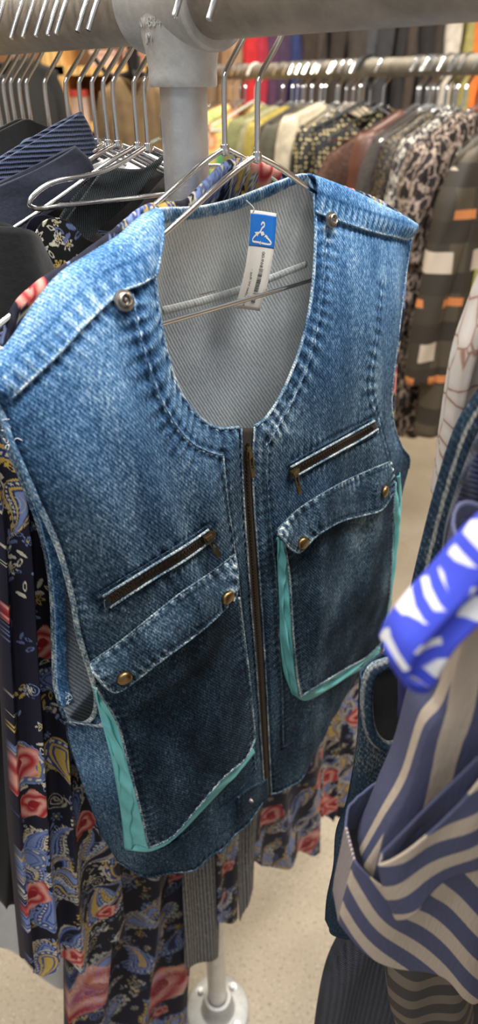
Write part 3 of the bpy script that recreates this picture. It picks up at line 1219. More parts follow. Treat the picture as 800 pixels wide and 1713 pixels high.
rack2 = thing('clothes_rack', 'long galvanised pipe rack of crowded clothes standing across the aisle behind the vest', 'clothes rack', (0, 0, 0))
M_PIPE2 = m_galv('worn brown grey pipe', (.13, .115, .09), (.27, .24, .19), .42, 60, .35)
pipe(r2(-.86), r2(1.55), .02415, 'rail', M_PIPE2, rack2, 40)
for t in (-.83, 1.5):
    q = r2(t)
    tee(rack2, q, RD2)
    pipe((q[0], q[1], .012), (q[0], q[1], RH - .030), .01685, 'post', M_POST, rack2, 24)
    flange(q[0], q[1], rack2)

# ================================================================ HANGERS
HK = .0906


def hanger_lines(half=.21, drop=.089, hk=HK, lean=0.0):
    hook = [(0, 0, -.003), (0, 0, .012), (0, 0, hk - .052), (.003, 0, hk - .043), (.022, 0, hk - .022), (.0305, 0, hk - .004)]
    for a in range(10, 152, 14):
        hook.append((.0305 * math.cos(math.radians(a)), 0, hk - .003 + .0305 * math.sin(math.radians(a))))
    hook += [(-.0325, 0, hk + .002), (-.0385, 0, hk - .008), (-.0435, 0, hk - .017)]
    arm = [(-.004, 0, 0), (-.03, 0, -.010), (-half * .5, 0, -drop * .5), (-half + .02, 0, -drop + .012), (-half, 0, -drop + .002), (-half + .004, 0, -drop - .004), (-half + .03, 0, -drop - .004),
           (0, 0, -drop - .004), (half - .03, 0, -drop - .004), (half - .004, 0, -drop - .004), (half, 0, -drop + .002), (half - .02, 0, -drop + .012), (half * .5, 0, -drop * .5), (.03, 0, -.010), (.004, 0, 0)]
    return cr(hook, 60), cr(arm, 120)


_hm = {}


def hanger(loc, deg, label, group=None, half=.21, drop=.089, r=.0019, detail=True, mat=None):
    mat = mat or M_CHROME
    key = (half, drop, r, detail, mat.name)
    h = thing('wire_hanger', label, 'hanger', loc, deg, group)
    if key not in _hm:
        hook, arm = hanger_lines(half, drop)
        m = MB()
        n = 10 if detail else 5
        m.tube(hook if detail else hook[::3], r, n)
        a = m.build('hook', mat, None)
        m = MB()
        m.tube(arm if detail else arm[::4], r, n)
        if detail:
            m.lathe([(.0006, -.0040), (.0030, -.0030), (.0036, 0), (.0030, .0030), (.0006, .0040)], 14, Matrix.Translation((0, 0, .0005)))
        b = m.build('shoulder_wire', mat, None)
        _hm[key] = (a.data, b.data)
        COL.objects.unlink(a)
        COL.objects.unlink(b)
        bpy.data.objects.remove(a)
        bpy.data.objects.remove(b)
    link(bpy.data.objects.new('hook', _hm[key][0]), h)
    link(bpy.data.objects.new('shoulder_wire', _hm[key][1]), h)
    return h


def jloc(p):
    return (p[0], p[1], RH - HK)


hanger(J1, 47, 'chrome wire hanger holding the blue denim vest', half=.205, drop=.0885)
J2 = np.array([-.010, .533, EYE - .037])
hanger((J2[0], J2[1], J2[2]), 48.5, 'chrome wire hanger holding the navy paisley dress just behind the denim vest')


# ================================================================ GENERIC GARMENTS
def garment(name, label, cat, loc, deg, mats, half=.20, length=.62, depth=.05, slope=.40, sleeve=.0, sl_w=.055, flare=.0, folds=.010, nf=5, seed=1,
            neck=.07, dip=.06, group=None, paint=None, collar=None, nphi=96, rows=60, waist=0.0, sl_out=.05, sl_mat=None, hem=.01, low=0.0):
    g = thing(name, label, cat, loc, deg, group)
    mb = mats[0] if isinstance(mats, (list, tuple)) else mats
    q = np.linspace(0, 1, rows)[:, None]
    ph = np.linspace(0, 2 * math.pi, nphi, endpoint=False)[None, :]
    c, s_ = np.cos(ph), np.sin(ph)
    w = half * (1 - .06 * np.sin(np.clip(q * 3, 0, 1) * math.pi / 2)) * (1 + flare * q) * (1 - waist * np.sin(math.pi * np.clip(q * 1.3, 0, 1)))
    x = w * np.sign(c) * np.abs(c) ** .75
    b = .007 + (depth - .007) * (1 - np.exp(-q / .12))
    y = -b * np.sign(s_) * np.abs(s_) ** .8
    ax = np.abs(x)
    inn = np.clip((neck - ax) / neck, 0, 1)
    front = s_ > 0
    tc = .010 + slope * np.clip(ax - neck, 0, 1) + np.where(front, dip, dip * .3) * inn ** 1.2
    t = tc * (1 - q ** .8) + (length + hem * wob(x, y, seed, 30)) * q
    y = y + folds * np.clip(q * 2.2, 0, 1) * np.sin(x * nf * 6.283 / half / 2 + seed + 1.5 * np.sin(q * 2 + seed)) * np.where(front, 1, .6)
    P = np.stack([x + 0 * y, y, -t - low + 0 * y], -1)
    cols = None
    if paint is not None:
        cols = paint(P.reshape(-1, 3))
    mesh_obj('body', P.reshape(-1, 3), grid_faces(rows, nphi, True), mb, g, cols=cols, solid=(.0015, 0))
    if sleeve > 0:
        for sg in (-1, 1):
            m_, n_ = 40, 36
            qq = np.linspace(0, 1, m_)[:, None]
            aa = np.linspace(0, 2 * math.pi, n_, endpoint=False)[None, :]
            tt = .010 + slope * (half - neck)
            rs = sl_w * (.35 + .65 * np.sqrt(np.clip(qq * 6, 0, 1))) * (1 - .25 * qq)
            cx = sg * (half - sl_w * .45 + sl_out * qq + .010 * np.sin(qq * 5 + seed))
            X = cx + rs * np.cos(aa) * .8
            Y = rs * np.sin(aa) * (.75 + .2 * np.sin(seed)) + .006 * np.sin(aa * 3 + qq * 9 + seed) * np.clip(qq * 4, 0, 1)
            Z = -(tt - .012 + sleeve * qq + .6 * slope * rs * np.cos(aa) * sg * (1 - qq))
            S = np.stack([X, Y, Z + 0 * X], -1).reshape(-1, 3)
            mesh_obj('sleeve', S, grid_faces(m_, n_, True), sl_mat or mb, g, cols=paint(S) if paint is not None else None, solid=(.0015, 0))
    if collar is not None:
        hgt, mat_c, fold_c = collar
        m_, n_ = 14, 60
        qq = np.linspace(0, 1, m_)[:, None]
        aa = np.linspace(0, 2 * math.pi, n_, endpoint=False)[None, :]
        X = (neck + .004 + fold_c * np.sin(qq * math.pi) * .5) * np.cos(aa)
        Y = -(.016 + fold_c * np.sin(qq * math.pi)) * np.sin(aa)
        fr = np.clip(np.sin(aa), 0, 1)
        Z = -(.012 + dip * .75 * fr) + hgt * (np.sin(qq * math.pi * .62)) * (1 - .5 * fr)
        S = np.stack([X + 0 * Z, Y + 0 * Z, Z], -1).reshape(-1, 3)
        mesh_obj('collar', S, grid_faces(m_, n_, True), mat_c, g, cols=paint(S) if paint is not None else None, solid=(.003, 0))
    return g


# ---- painted cloth prints ------------------------------------------------
NAVY = np.array([.012, .012, .026])


def paisley_paint(P, roses=(), seed=1, dens=1.0, base=NAVY, box=None, sheer=1.0, uv=(0, 2), kinds='all'):
    x, z = P[:, uv[0]].copy(), P[:, uv[1]].copy()
    r = random.Random(seed)
    C = np.tile(base, (len(P), 1)).astype(float)
    C *= (1 + .25 * wob(x, z, seed, 50))[:, None]
    x0, x1, z0, z1 = x.min(), x.max(), z.min(), z.max()
    A = (x1 - x0) * (z1 - z0)

    def local(cx, cz, rot, sc):
        dx, dz = x - cx, z - cz
        m = np.abs(dx) + np.abs(dz) < sc * 4.5
        c, s = math.cos(rot), math.sin(rot)
        idx = np.nonzero(m)[0]
        return idx, (dx[idx] * c + dz[idx] * s) / sc, (-dx[idx] * s + dz[idx] * c) / sc

    cream, blue, lblue, yel, red, pink = map(np.array, ((.62, .58, .46), (.055, .085, .27), (.20, .27, .52), (.55, .38, .10), (.40, .022, .035), (.74, .36, .29)))

    def put(idx, mask, col, a=1.0):
        k = idx[mask]
        a *= sheer
        C[k] = C[k] * (1 - a) + col * a

    # little sprays and leaves
    for _ in range(int(A * (2500 if kinds == 'all' else 3600) * dens)):
        cx, cz, rot, sc = r.uniform(x0, x1), r.uniform(z0, z1), r.uniform(0, 6.3), r.uniform(.0035, .0065)
        i, a, b = local(cx, cz, rot, sc)
        col = r.choice((cream, cream, yel, lblue, lblue * .6, cream * .5))
        if r.random() < .6:
            for k in range(r.choice((2, 3, 5))):
                aa, bb = a - (k % 2 * 1.1 - .5), b - k * .8
                c_, s_ = math.cos(.7 * (1 if k % 2 else -1)), math.sin(.7 * (1 if k % 2 else -1))
                u_, v_ = aa * c_ + bb * s_, -aa * s_ + bb * c_
                e = (u_ / .28) ** 2 + (v_ / .75) ** 2
                put(i, (e < 1) & (e > .35 if k % 3 == 0 else e < 1), col)
        else:
            th, rr = np.arctan2(b, a), np.hypot(a, b)
            pet = .75 + .30 * np.cos(th * 6)
            put(i, (rr < pet) & (rr > pet - .32), col)
            put(i, rr < .22, yel)
    # paisley drops
    for _ in range(int(A * 560 * dens) if kinds == 'all' else 0):
        cx, cz, rot, sc = r.uniform(x0, x1), r.uniform(z0, z1), r.uniform(-.9, .9) + r.choice((0, 3.14)), r.uniform(.012, .021)
        i, a, b = local(cx, cz, rot, sc)
        sg = r.choice((-1, 1))
        a2 = a * sg - .32 * np.clip(b, 0, 3) ** 2
        h = np.where(b < 0, np.sqrt(np.clip(1 - b ** 2, 0, 1)), np.clip(1 - b / 2.2, 0, 1) ** .8)
        q = np.abs(a2) / (h + 1e-3)
        q = np.maximum(q, np.clip(-b, 0, 2))
        ok = (b > -1.15) & (b < 2.15) & (h > 0)
        out = r.choice((cream, yel, cream, lblue))
        fil = r.choice((blue, blue * .8, blue * .5, lblue * .55))
        ang = np.arctan2(b, a2)
        put(i, ok & (q < 1.22) & (q > 1.02) & (np.sin(ang * 16 + b * 4) > -.1), out)
        put(i, ok & (q < 1.0), fil)
        put(i, ok & (q < 1.0) & (q > .88), out)
        put(i, ok & (q < .80) & (q > .66) & (np.sin(ang * 14 + b * 9) > 0), cream)
        put(i, ok & (q < .56) & (q > .42), r.choice((yel, lblue)))
        put(i, ok & (q < .30), r.choice((yel, NAVY, lblue)))
    # curls
    for _ in range(int(A * 330 * dens) if kinds == 'all' else 0):
        cx, cz, rot, sc = r.uniform(x0, x1), r.uniform(z0, z1), r.uniform(0, 6.3), r.uniform(.005, .010)
        i, a, b = local(cx, cz, rot, sc)
        th, rr = np.arctan2(b, a), np.hypot(a, b)
        sp = np.abs(((rr - th / 6.283 * .5) % .5) - .25)
        put(i, (rr < 1.3) & (sp > .19), r.choice((cream * .7, lblue, lblue * .6)))
    # roses
    rs = list(roses) + [(r.uniform(x0, x1), r.uniform(z0, z1), r.uniform(.011, .017)) for _ in range(int(A * 20 * dens) if kinds == 'all' else 0)]
    for cx, cz, sc in rs:
        i, a, b = local(cx, cz, r.uniform(0, 6.3), sc)
        th, rr = np.arctan2(b, a), np.hypot(a, b)
        lob = 1 + .12 * np.cos(th * 5 + 1) + .05 * np.cos(th * 9)
        sh = .5 + .5 * np.sin(rr * 9 + th * 1.0 + 1.2 * np.sin(th * 3))
        colr = red[None] * (1 - sh[:, None]) + pink[None] * sh[:, None]
        colr = np.where((rr < .3)[:, None], red[None] * .8, colr)
        mk = rr < lob
        k = i[mk]
        C[k] = C[k] * (1 - sheer) + colr[mk] * sheer
    return np.clip(C, 0, 1)


# ================================================================ PAISLEY DRESS behind the vest
DF = Frame(J2, 48.5)
dress = thing('paisley_dress', 'long navy paisley dress with red roses hanging behind the denim vest', 'dress', J2, 48.5)
M_SHEER = m_vcol('printed sheer cloth', 0.7, 0.0)


def cloth_uv(G, roses, fr):
    """coordinates measured along the cloth, and rose centres moved onto them"""
    dx = np.linalg.norm(np.diff(G[:, :, :2], axis=1), axis=2)
    X = np.concatenate([np.zeros((len(G), 1)), np.cumsum(dx, 1)], 1)
    X -= X[:, -1:] / 2
    Z = G[..., 2]
    out = []
    for px, py, rr in roses:
        d = fr.dir(px, py)
        d = d / np.linalg.norm(d)
        V = G.reshape(-1, 3) - fr.cam
        k = np.argmin(np.linalg.norm(V - (V @ d)[:, None] * d, axis=1))
        out.append((X.ravel()[k], Z.ravel()[k], rr / 1120 * np.linalg.norm(V[k])))
    return np.stack([X, 0 * X, Z], -1), out


def hang(name, T, L, R, B, n, parent, fr, mat, nv=300, nu=140, fold=.006, nf=4.0, back=.02, paint=None, seed=0, wearf=None, thick=.0012, amp2=.002, roses=(), puff=0.0, stripe=None):
    """a hung piece of cloth: outline from the photo on its own hanging plane, with folds, closed at the back into a tube"""
    e = lambda l, k: cr(np.array([fr.at(a[0], a[1], a[2] if len(a) > 2 else n) for a in l]), k)
    G = coons(e(L, nv), e(R, nv), e(T, nu), e(B, nu))
    u_ = np.linspace(0, 1, nu)[None, :]
    v_ = np.linspace(0, 1, nv)[:, None]
    ph = u_ * nf * 6.283 + 1.2 * np.sin(v_ * 2.2 + seed) + seed
    env = np.clip(v_ * 3 + .15, 0, 1)
    G[..., 1] -= fold * env * np.sin(ph) * np.sin(math.pi * np.clip(u_, .03, .97)) ** .4 + amp2 * wob(G[..., 0], G[..., 2], seed + 3, 60, 14)
    G[..., 0] += .4 * fold * env * np.cos(ph) * np.sin(math.pi * u_)
    G[..., 1] -= puff * np.sin(math.pi * u_) ** .6
    UVc, rs_ = cloth_uv(G, roses, fr) if paint or stripe else (None, None)
    P = G.reshape(-1, 3)
    at = {'wear': wearf(P)} if wearf else None
    if back <= 0:
        cols = paint(UVc.reshape(-1, 3), rs_) if paint else None
        return mesh_obj(name, P, grid_faces(nv, nu), mat, parent, cols=cols, attrs=at, solid=(thick, 0)), G
    # back layer on a coarser set of columns, sewn to both edges
    kb = 24
    ub = np.linspace(1, 0, kb + 2)[1:-1]
    H = np.stack([G[:, min(nu - 1, int(round(t * (nu - 1))))] for t in ub], 1)
    H[..., 1] += back * np.sin(math.pi * ub[None, :]) ** .5 + .5 * fold
    A = np.concatenate([G, H], 1)
    P = A.reshape(-1, 3)
    cols = None
    if paint:
        cf = paint(UVc.reshape(-1, 3), rs_).reshape(nv, nu, 3)
        cols = np.concatenate([cf, np.tile(NAVY, (nv, kb, 1))], 1).reshape(-1, 3)
    at = {'wear': wearf(P)} if wearf else None
    if stripe:
        at = {'stripe': np.concatenate([stripe(UVc[..., 0], UVc[..., 2]), np.zeros((nv, kb))], 1)}
    return mesh_obj(name, P, grid_faces(nv, nu + kb, True), mat, parent, cols=cols, attrs=at, solid=(thick, 0)), G


def roses_at(fr, n, lst):
    return [(*(fr.at(px, py, n)[[0, 2]]), r_ / 1120 * np.linalg.norm(fr.at(px, py, n) - fr.cam)) for px, py, r_ in lst]


rL = [(70, 1075, 30), (30, 1285, 38), (56, 1345, 28), (52, 1495, 28), (178, 1525, 14), (125, 1600, 18), (10, 1030, 16)]
hang('sleeve', [(-30, 560), (30, 560), (100, 640)], [(-30, 560), (-20, 720), (6, 900), (14, 1100), (22, 1300), (34, 1450), (50, 1612)], [(100, 640), (130, 900), (170, 1180), (190, 1330), (200, 1450), (208, 1560)],
     [(50, 1612), (72, 1640), (95, 1602), (128, 1620), (165, 1590), (208, 1560)], -.014, dress, DF, M_PRINT, nv=760, nu=230, fold=.009, nf=3.2, back=.03, seed=2, roses=rL, paint=lambda P, R_: paisley_paint(P, R_, 11, 1.0))
rS = [(160, 1655, 46), (265, 1650, 44), (175, 1420, 16), (298, 1460, 14), (140, 1480, 14)]
hang('skirt', [(128, 1290), (220, 1290), (330, 1290)], [(128, 1290), (124, 1560), (119, 1720), (112, 1960)], [(330, 1290), (318, 1560), (306, 1720), (296, 1960)],
     [(112, 1960), (200, 1990), (296, 1960)], -.028, dress, DF, M_SHEER, nv=700, nu=230, fold=.016, nf=2.6, back=.04, seed=5, roses=rS, paint=lambda P, R_: paisley_paint(P, R_, 12, .75, sheer=.62))
hang('skirt_panel', [(360, 1300), (400, 1290)], [(360, 1300), (362, 1420), (364, 1540)], [(400, 1290), (398, 1420), (396, 1535)], [(364, 1540), (380, 1545), (396, 1535)], -.008, dress, DF, M_SHEER,
     nv=160, nu=60, fold=.003, nf=1.3, back=.003, seed=6, roses=[(378, 1450, 14), (372, 1500, 8)], paint=lambda P, R_: paisley_paint(P, R_, 13, 1.0, sheer=.7))
rR = [(512, 1412, 32), (452, 1362, 24), (545, 1298, 22), (560, 1345, 16), (510, 1265, 14), (598, 1200, 18), (475, 1160, 12)]
hang('skirt_panel', [(424, 1290), (470, 1230), (540, 1150)], [(424, 1290), (425, 1370), (425, 1440)], [(540, 1150), (538, 1270), (534, 1425)], [(425, 1440), (455, 1455), (480, 1447), (498, 1428), (520, 1432), (534, 1425)], -.014, dress, DF, M_SHEER,
     nv=360, nu=200, fold=.008, nf=2.2, back=.015, seed=8, roses=rR, paint=lambda P, R_: paisley_paint(P, R_, 14, .8, base=NAVY * 1.6, sheer=.75))
hang('sleeve', [(520, 1060), (570, 1000), (662, 900)], [(520, 1060), (530, 1200), (538, 1366)], [(662, 900), (646, 1080), (606, 1200), (590, 1330), (577, 1366)], [(538, 1366), (556, 1370), (577, 1366)], -.020, dress, DF, M_PRINT,
     nv=380, nu=180, fold=.008, nf=2.4, back=.02, seed=9, roses=rR, paint=lambda P, R_: paisley_paint(P, R_, 15, 1.0))
# shoulders of the dress folded over its hanger; the gathered strap shows beside the vest
rT = [(452, 288, 24), (640, 345, 10), (656, 640, 26)]
crest = cr(np.array([DF.at(x, y, .0) for x, y in [(4, 575), (9, 551), (25, 507), (69, 467), (125, 432), (188, 386), (238, 346), (276, 338), (310, 334), (345, 300), (375, 272), (410, 262), (445, 270), (480, 285), (520, 300), (580, 313), (640, 337), (684, 368)]]), 420)
nr = 60
aa = np.linspace(-1, 1, nr)[None, :]
gat = (.0012 * np.sin(np.arange(420) * .55) + .0010 * np.sin(np.arange(420) * .21))[:, None]
left = np.clip((110 - np.arange(420)) / 30, .0, 1)[:, None]
Yb = np.where(aa < 0, -(.0050 + gat) * np.minimum(1, -aa * 5) + .034 * np.clip(-aa - .12, 0, .5), (.0060 + gat) * np.minimum(1, aa * 5) + .010 * np.clip(aa - .2, 0, 1))
Zb = -np.abs(aa) ** 1.5 * np.where(aa < 0, .085, .10) + .5 * gat * np.minimum(1, np.abs(aa) * 5)
vs = np.stack([crest[:, 0:1] + 0 * aa, crest[:, 1:2] + Yb, crest[:, 2:3] + Zb], -1)
UVb = np.stack([crest[:, 0:1] * 1.25 + 0 * aa, 0 * Yb, Zb * np.sign(-aa) + 0 * Yb], -1).reshape(-1, 3)
mesh_obj('bodice', vs.reshape(-1, 3), grid_faces(420, nr), M_PRINT, dress, cols=paisley_paint(UVb, [(.055, .004, .022), (.20, .0, .010)], 16, 1.2), solid=(.0012, 0))
hang('bodice_side', [(640, 356), (660, 362), (682, 372)], [(640, 356), (640, 500), (640, 700), (640, 900)], [(682, 372), (676, 520), (664, 650), (662, 900)], [(640, 900), (650, 900), (662, 900)], -.012, dress, DF, M_PRINT, nv=200, nu=40, fold=.002, nf=1, back=.01, seed=4,
     roses=rT, paint=lambda P, R_: paisley_paint(P, R_, 17, 1.2))
# small black tassel bead on the dress tie
m = MB()
p = DF.at(149, 1300, .012)
m.lathe([(.0005, -.006), (.004, -.004), (.005, 0), (.004, .004), (.0005, .006)], 16, Matrix.Translation(tuple(p)))
m.lathe([(.0005, -.005), (.003, -.003), (.0035, 0), (.003, .003), (.0005, .005)], 16, Matrix.Translation(tuple(p + np.array([0, 0, -.011]))))
m.tube(cr([p + np.array([.004, .004, .03]), p, p + np.array([.002, .002, -.10])], 30), .0012, 6)
m.build('tie_bead', m_plain('black glass bead', (.01, .01, .012), .15), dress)

# ---- tweed jacket seen below the vest
q = NT('black and white tweed')
v1 = q.coord()
w1 = q.wave(v1, 55, 2.5, 'X', 'SIN', 60, 2)
w2 = q.wave(v1, 70, 6, 'Z', 'SIN', 50, 2)
nz = q.noise(q.coord(scale=(1, 1, .7)), 330, 3, .7)
f = q.math('MULTIPLY', w1.outputs['Fac'], w2.outputs['Fac'])
f = q.math('MULTIPLY_ADD', nz.outputs['Fac'], .9, q.math('MULTIPLY', f, .65))
M_TWEED = q.out(q.ramp(f, [(.36, (.010, .011, .015)), (.52, (.035, .04, .055)), (.62, (.20, .20, .21)), (.80, (.60, .57, .53))]), .95, bump=f, bstr=.8, bdist=.003)
tweed = thing('tweed_jacket', 'black and white tweed jacket showing two front edges under the denim vest', 'jacket', VF.world((0, .012, -.02)), 47)
TF = Frame(VF.world((0, .012, -.02)), 47)
hang('front_panel', [(300, 1250), (372, 1220)], [(300, 1250), (304, 1450), (310, 1622)], [(372, 1220), (368, 1450), (364, 1600)], [(310, 1622), (338, 1612), (364, 1600)], -.030, tweed, TF, M_TWEED, nv=80, nu=40, fold=.003, nf=1.1, back=.006, seed=3)
hang('front_panel', [(392, 1230), (434, 1215)], [(392, 1230), (396, 1400), (401, 1540)], [(434, 1215), (428, 1400), (423, 1488)], [(401, 1540), (412, 1512), (423, 1488)], -.028, tweed, TF, M_TWEED, nv=80, nu=30, fold=.002, nf=1.0, back=.004, seed=4)

# ================================================================ GARMENTS LEFT OF THE POST
def tau(px):
    k = (px - 400) / F
    return (-.0394 - k * (.5607 * CP + .0214)) / (.667 + k * .745 * CP)


def t2(px):
    k = (px - 400) / F
    return (k * (2.67 * CP + .0214) - .2645) / (.54 + k * .842 * CP)


def L1(px, dz=0.0):
    p = r1(-tau(px))
    return (p[0], p[1], RH - HK + dz)


M_RIBB = m_knit('blue ribbed knit', (0.075, 0.105, 0.20), (0.012, 0.016, 0.04), 95, 'Z')
M_RIBX = m_knit('navy ribbed knit', (0.020, 0.027, 0.060), (0.004, 0.005, 0.012), 60, 'X')
M_GREENK = m_knit('dark green knit', (0.022, 0.038, 0.045), (0.006, 0.010, 0.013), 190, 'X')
M_TWILL = m_plain('navy twill', (0.024, 0.028, 0.048), 0.9, sc=300, var=.2)
M_STEELB = m_plain('steel blue cotton', (0.085, 0.115, 0.19), 0.85, sc=60, var=.1)
M_CHAR = m_plain('charcoal wool', (0.020, 0.018, 0.017), 0.95, sc=200)


hs = [(248, 'chrome wire hanger with bare shoulders nearest to the rack post'), (231, 'chrome wire hanger holding the dark green knit sweater'), (197, 'chrome wire hanger holding the navy twill jacket'),
      (181, 'chrome wire hanger holding the blue ribbed cardigan'), (163, 'chrome wire hanger beside the blue ribbed cardigan, with a plain grey vest'), (142, 'chrome wire hanger holding the steel blue shirt'),
      (120, 'chrome wire hanger holding the white cotton top'), (86, 'chrome wire hanger holding the black top with scalloped edge'), (56, 'chrome wire hanger holding the black cotton dress'),
      (44, 'chrome wire hanger holding the charcoal wool coat'), (30, 'chrome wire hanger holding the dark grey top behind the charcoal coat'), (18, 'chrome wire hanger holding the black long top at the far end'), (5, 'chrome wire hanger holding the last navy top at the far end of the rail')]
yj = random.Random(4)
for k, (px, lab) in enumerate(hs):
    if k == 0:
        hanger(L1(px), 41, lab, half=.105, drop=.030)
    else:
        hanger(L1(px), YAW1 + yj.uniform(-4, 5), lab)
G1 = dict(rows=60, nphi=120)
cf = Frame(L1(254), YAW1)
cam_ = thing('floral_camisole', 'black camisole with small white flower sprigs hanging beside the rack post', 'camisole', cf.loc, YAW1)
hang('bodice', [(40, 440), (70, 374), (112, 368), (150, 402), (200, 410), (240, 380)], [(40, 440), (30, 520), (30, 700)], [(240, 380), (245, 480), (245, 650)], [(30, 700), (140, 680), (245, 650)], .004, cam_, cf, M_PRINT, nv=200, nu=200, fold=.003, nf=2, back=.02, seed=4, paint=lambda P, R_: paisley_paint(P, R_, 31, 1.3, base=np.array([.008, .008, .009]), kinds='s'))
garment('knit_sweater', 'dark green fine knit sweater hanging next to the black flowered camisole', 'sweater', L1(231, -.004), YAW1, M_GREENK, half=.20, length=.60, depth=.045, seed=3, neck=.085, dip=.09, low=0.085)
garment('twill_jacket', 'navy twill jacket hanging between the green sweater and blue ribbed cardigan', 'jacket', L1(197, .0), YAW1 + 1, M_TWILL, half=.205, length=.66, depth=.04, seed=4, neck=.085, dip=.08, low=0.06)
garment('ribbed_cardigan', 'blue ribbed cardigan with a tall standing collar hanging behind the navy twill jacket', 'cardigan', L1(176, .004), YAW1, M_RIBB, half=.20, length=.62, depth=.05, seed=5, neck=.09, dip=.05, low=0.045)
garment('knitted_vest', 'plain grey knitted vest half hidden behind the blue ribbed cardigan', 'vest', L1(163, -.01), YAW1, M_CHAR, half=.19, length=.55, depth=.02, seed=15, neck=.08)
garment('cotton_shirt', 'steel blue cotton shirt hanging behind the blue ribbed cardigan', 'shirt', L1(142), YAW1, M_STEELB, half=.21, length=.70, depth=.04, seed=6, low=0.03)
garment('cotton_blouse', 'long white cotton top whose hem shows under the paisley dress', 'top', L1(120), YAW1, M_WHITE, half=.20, length=.70, depth=.03, seed=7)
garment('scalloped_blouse', 'black top with a scalloped neck edge hanging behind the steel blue shirt', 'top', L1(86, .01), YAW1, M_BLACK, half=.21, length=.70, depth=.045, seed=8, low=0.02)
garment('cotton_dress', 'long black cotton dress hanging far down the near rail', 'dress', L1(56, .01), YAW1, M_BLACK, half=.21, length=1.0, depth=.04, sleeve=.3, seed=9, flare=.2)
garment('wool_coat', 'charcoal wool coat hanging behind the long black dress', 'coat', L1(44), YAW1, M_CHAR, half=.21, length=.9, depth=.03, sleeve=.5, seed=10, sl_out=.02)
garment('jersey_pullover', 'dark grey jersey top squeezed behind the charcoal wool coat', 'top', L1(30), YAW1, M_CHAR, half=.20, length=.7, depth=.02, seed=11)
garment('jersey_pullover', 'black long jersey top hanging last but one on the near rail', 'top', L1(18), YAW1, M_BLACK, half=.20, length=.8, depth=.02, seed=12)
garment('jersey_pullover', 'navy jersey top at the far end of the near rail', 'top', L1(5), YAW1, M_TWILL, half=.20, length=.7, depth=.03, seed=13)
# collars and shoulders that rise above their hangers
for nm, px, off, outl, mat, seed in (
        ('knit_sweater', 231, .0, ([(88, 395), (130, 330), (172, 282)], [(88, 395), (92, 420), (96, 450)], [(172, 282), (235, 285), (275, 262)], [(96, 450), (190, 425), (275, 400)]), M_GREENK, 1),
        ('twill_jacket', 197, .002, ([(-30, 322), (50, 285), (124, 246)], [(-30, 322), (-30, 380), (-30, 430)], [(124, 246), (150, 270), (160, 300)], [(-30, 430), (60, 380), (160, 330)]), M_TWILL, 2),
        ('ribbed_cardigan', 176, .0, ([(-40, 292), (50, 236), (134, 188)], [(-40, 292), (-40, 330), (-40, 370)], [(134, 188), (150, 215), (168, 262)], [(-40, 370), (60, 318), (168, 262)]), M_RIBB, 3),
        ('cotton_shirt', 142, .0, ([(-20, 330), (25, 290), (44, 238), (84, 228)], [(-20, 330), (-20, 360), (-20, 380)], [(84, 228), (120, 240), (150, 260)], [(-20, 380), (60, 340), (150, 300)]), M_STEELB, 4),
        ('scalloped_blouse', 86, .0, ([(-30, 232), (20, 206), (42, 199), (60, 206), (84, 214)], [(-30, 232), (-30, 300), (-30, 350)], [(84, 214), (92, 240), (96, 270)], [(-30, 350), (40, 330), (96, 300)]), M_BLACK, 5)):
    par = bpy.data.objects[nm]
    fr = Frame(L1(px), YAW1)
    par.location = fr.loc
    par.rotation_euler = (0, 0, fr.a)
    hang('collar', *outl[:1], outl[1], outl[2], outl[3], .004 + off, par, fr, mat, nv=50, nu=70, fold=.0015, nf=1.5, back=.012, seed=seed, puff=.006, thick=.003)
# the black tee whose sleeve comes towards the viewer
BF = Frame(L1(270), YAW1)
btee = thing('black_tee', 'black cotton tee shirt with its sleeve beside the vest shoulder', 'tee shirt', BF.loc, YAW1)
hang('sleeve', [(-40, 375), (20, 376), (62, 398)], [(-40, 375), (-60, 700), (-70, 1100)], [(62, 398), (96, 470), (110, 560), (110, 800)], [(-70, 1100), (20, 1000), (110, 800)], 0, btee, BF, M_BLACK, nv=70, nu=40, fold=.006, nf=1.4, back=.03, seed=3, puff=.02)
wt = bpy.data.objects['cotton_blouse']
wfr = Frame(L1(120), YAW1)
wt.rotation_euler = (0, 0, wfr.a)
hang('skirt', [(-120, 1200), (0, 1200), (120, 1250)], [(-120, 1200), (-120, 1400), (-120, 1600)], [(120, 1250), (125, 1450), (130, 1640)], [(-120, 1600), (0, 1588), (45, 1606), (70, 1640), (100, 1652), (130, 1640)], 0, wt, wfr, M_WHITE, nv=60, nu=60, fold=.008, nf=2, back=.02, seed=3)
# black dress edge low at the left
BF2 = Frame(L1(205), YAW1 + 6)
bd = thing('lace_dress', 'black lace trimmed dress hanging behind the paisley dress sleeve', 'dress', BF2.loc, YAW1 + 6)
hang('skirt', [(-90, 420), (40, 420), (130, 480)], [(-90, 420), (-80, 1000), (-60, 1480)], [(130, 480), (100, 1000), (60, 1530)], [(-60, 1480), (0, 1510), (60, 1530)], .0, bd, BF2, M_BLACK, nv=80, nu=50, fold=.008, nf=2.5, back=.02, seed=5)

# ================================================================ CLOTHES CLOSE BY ON THE RIGHT
def near(x, y, deg=15):
    return Frame((x, y, EYE - .04), deg)


def wear_d2(P):
    return .42 + .12 * wob(P[:, 0], P[:, 2], 71, 70, 30)


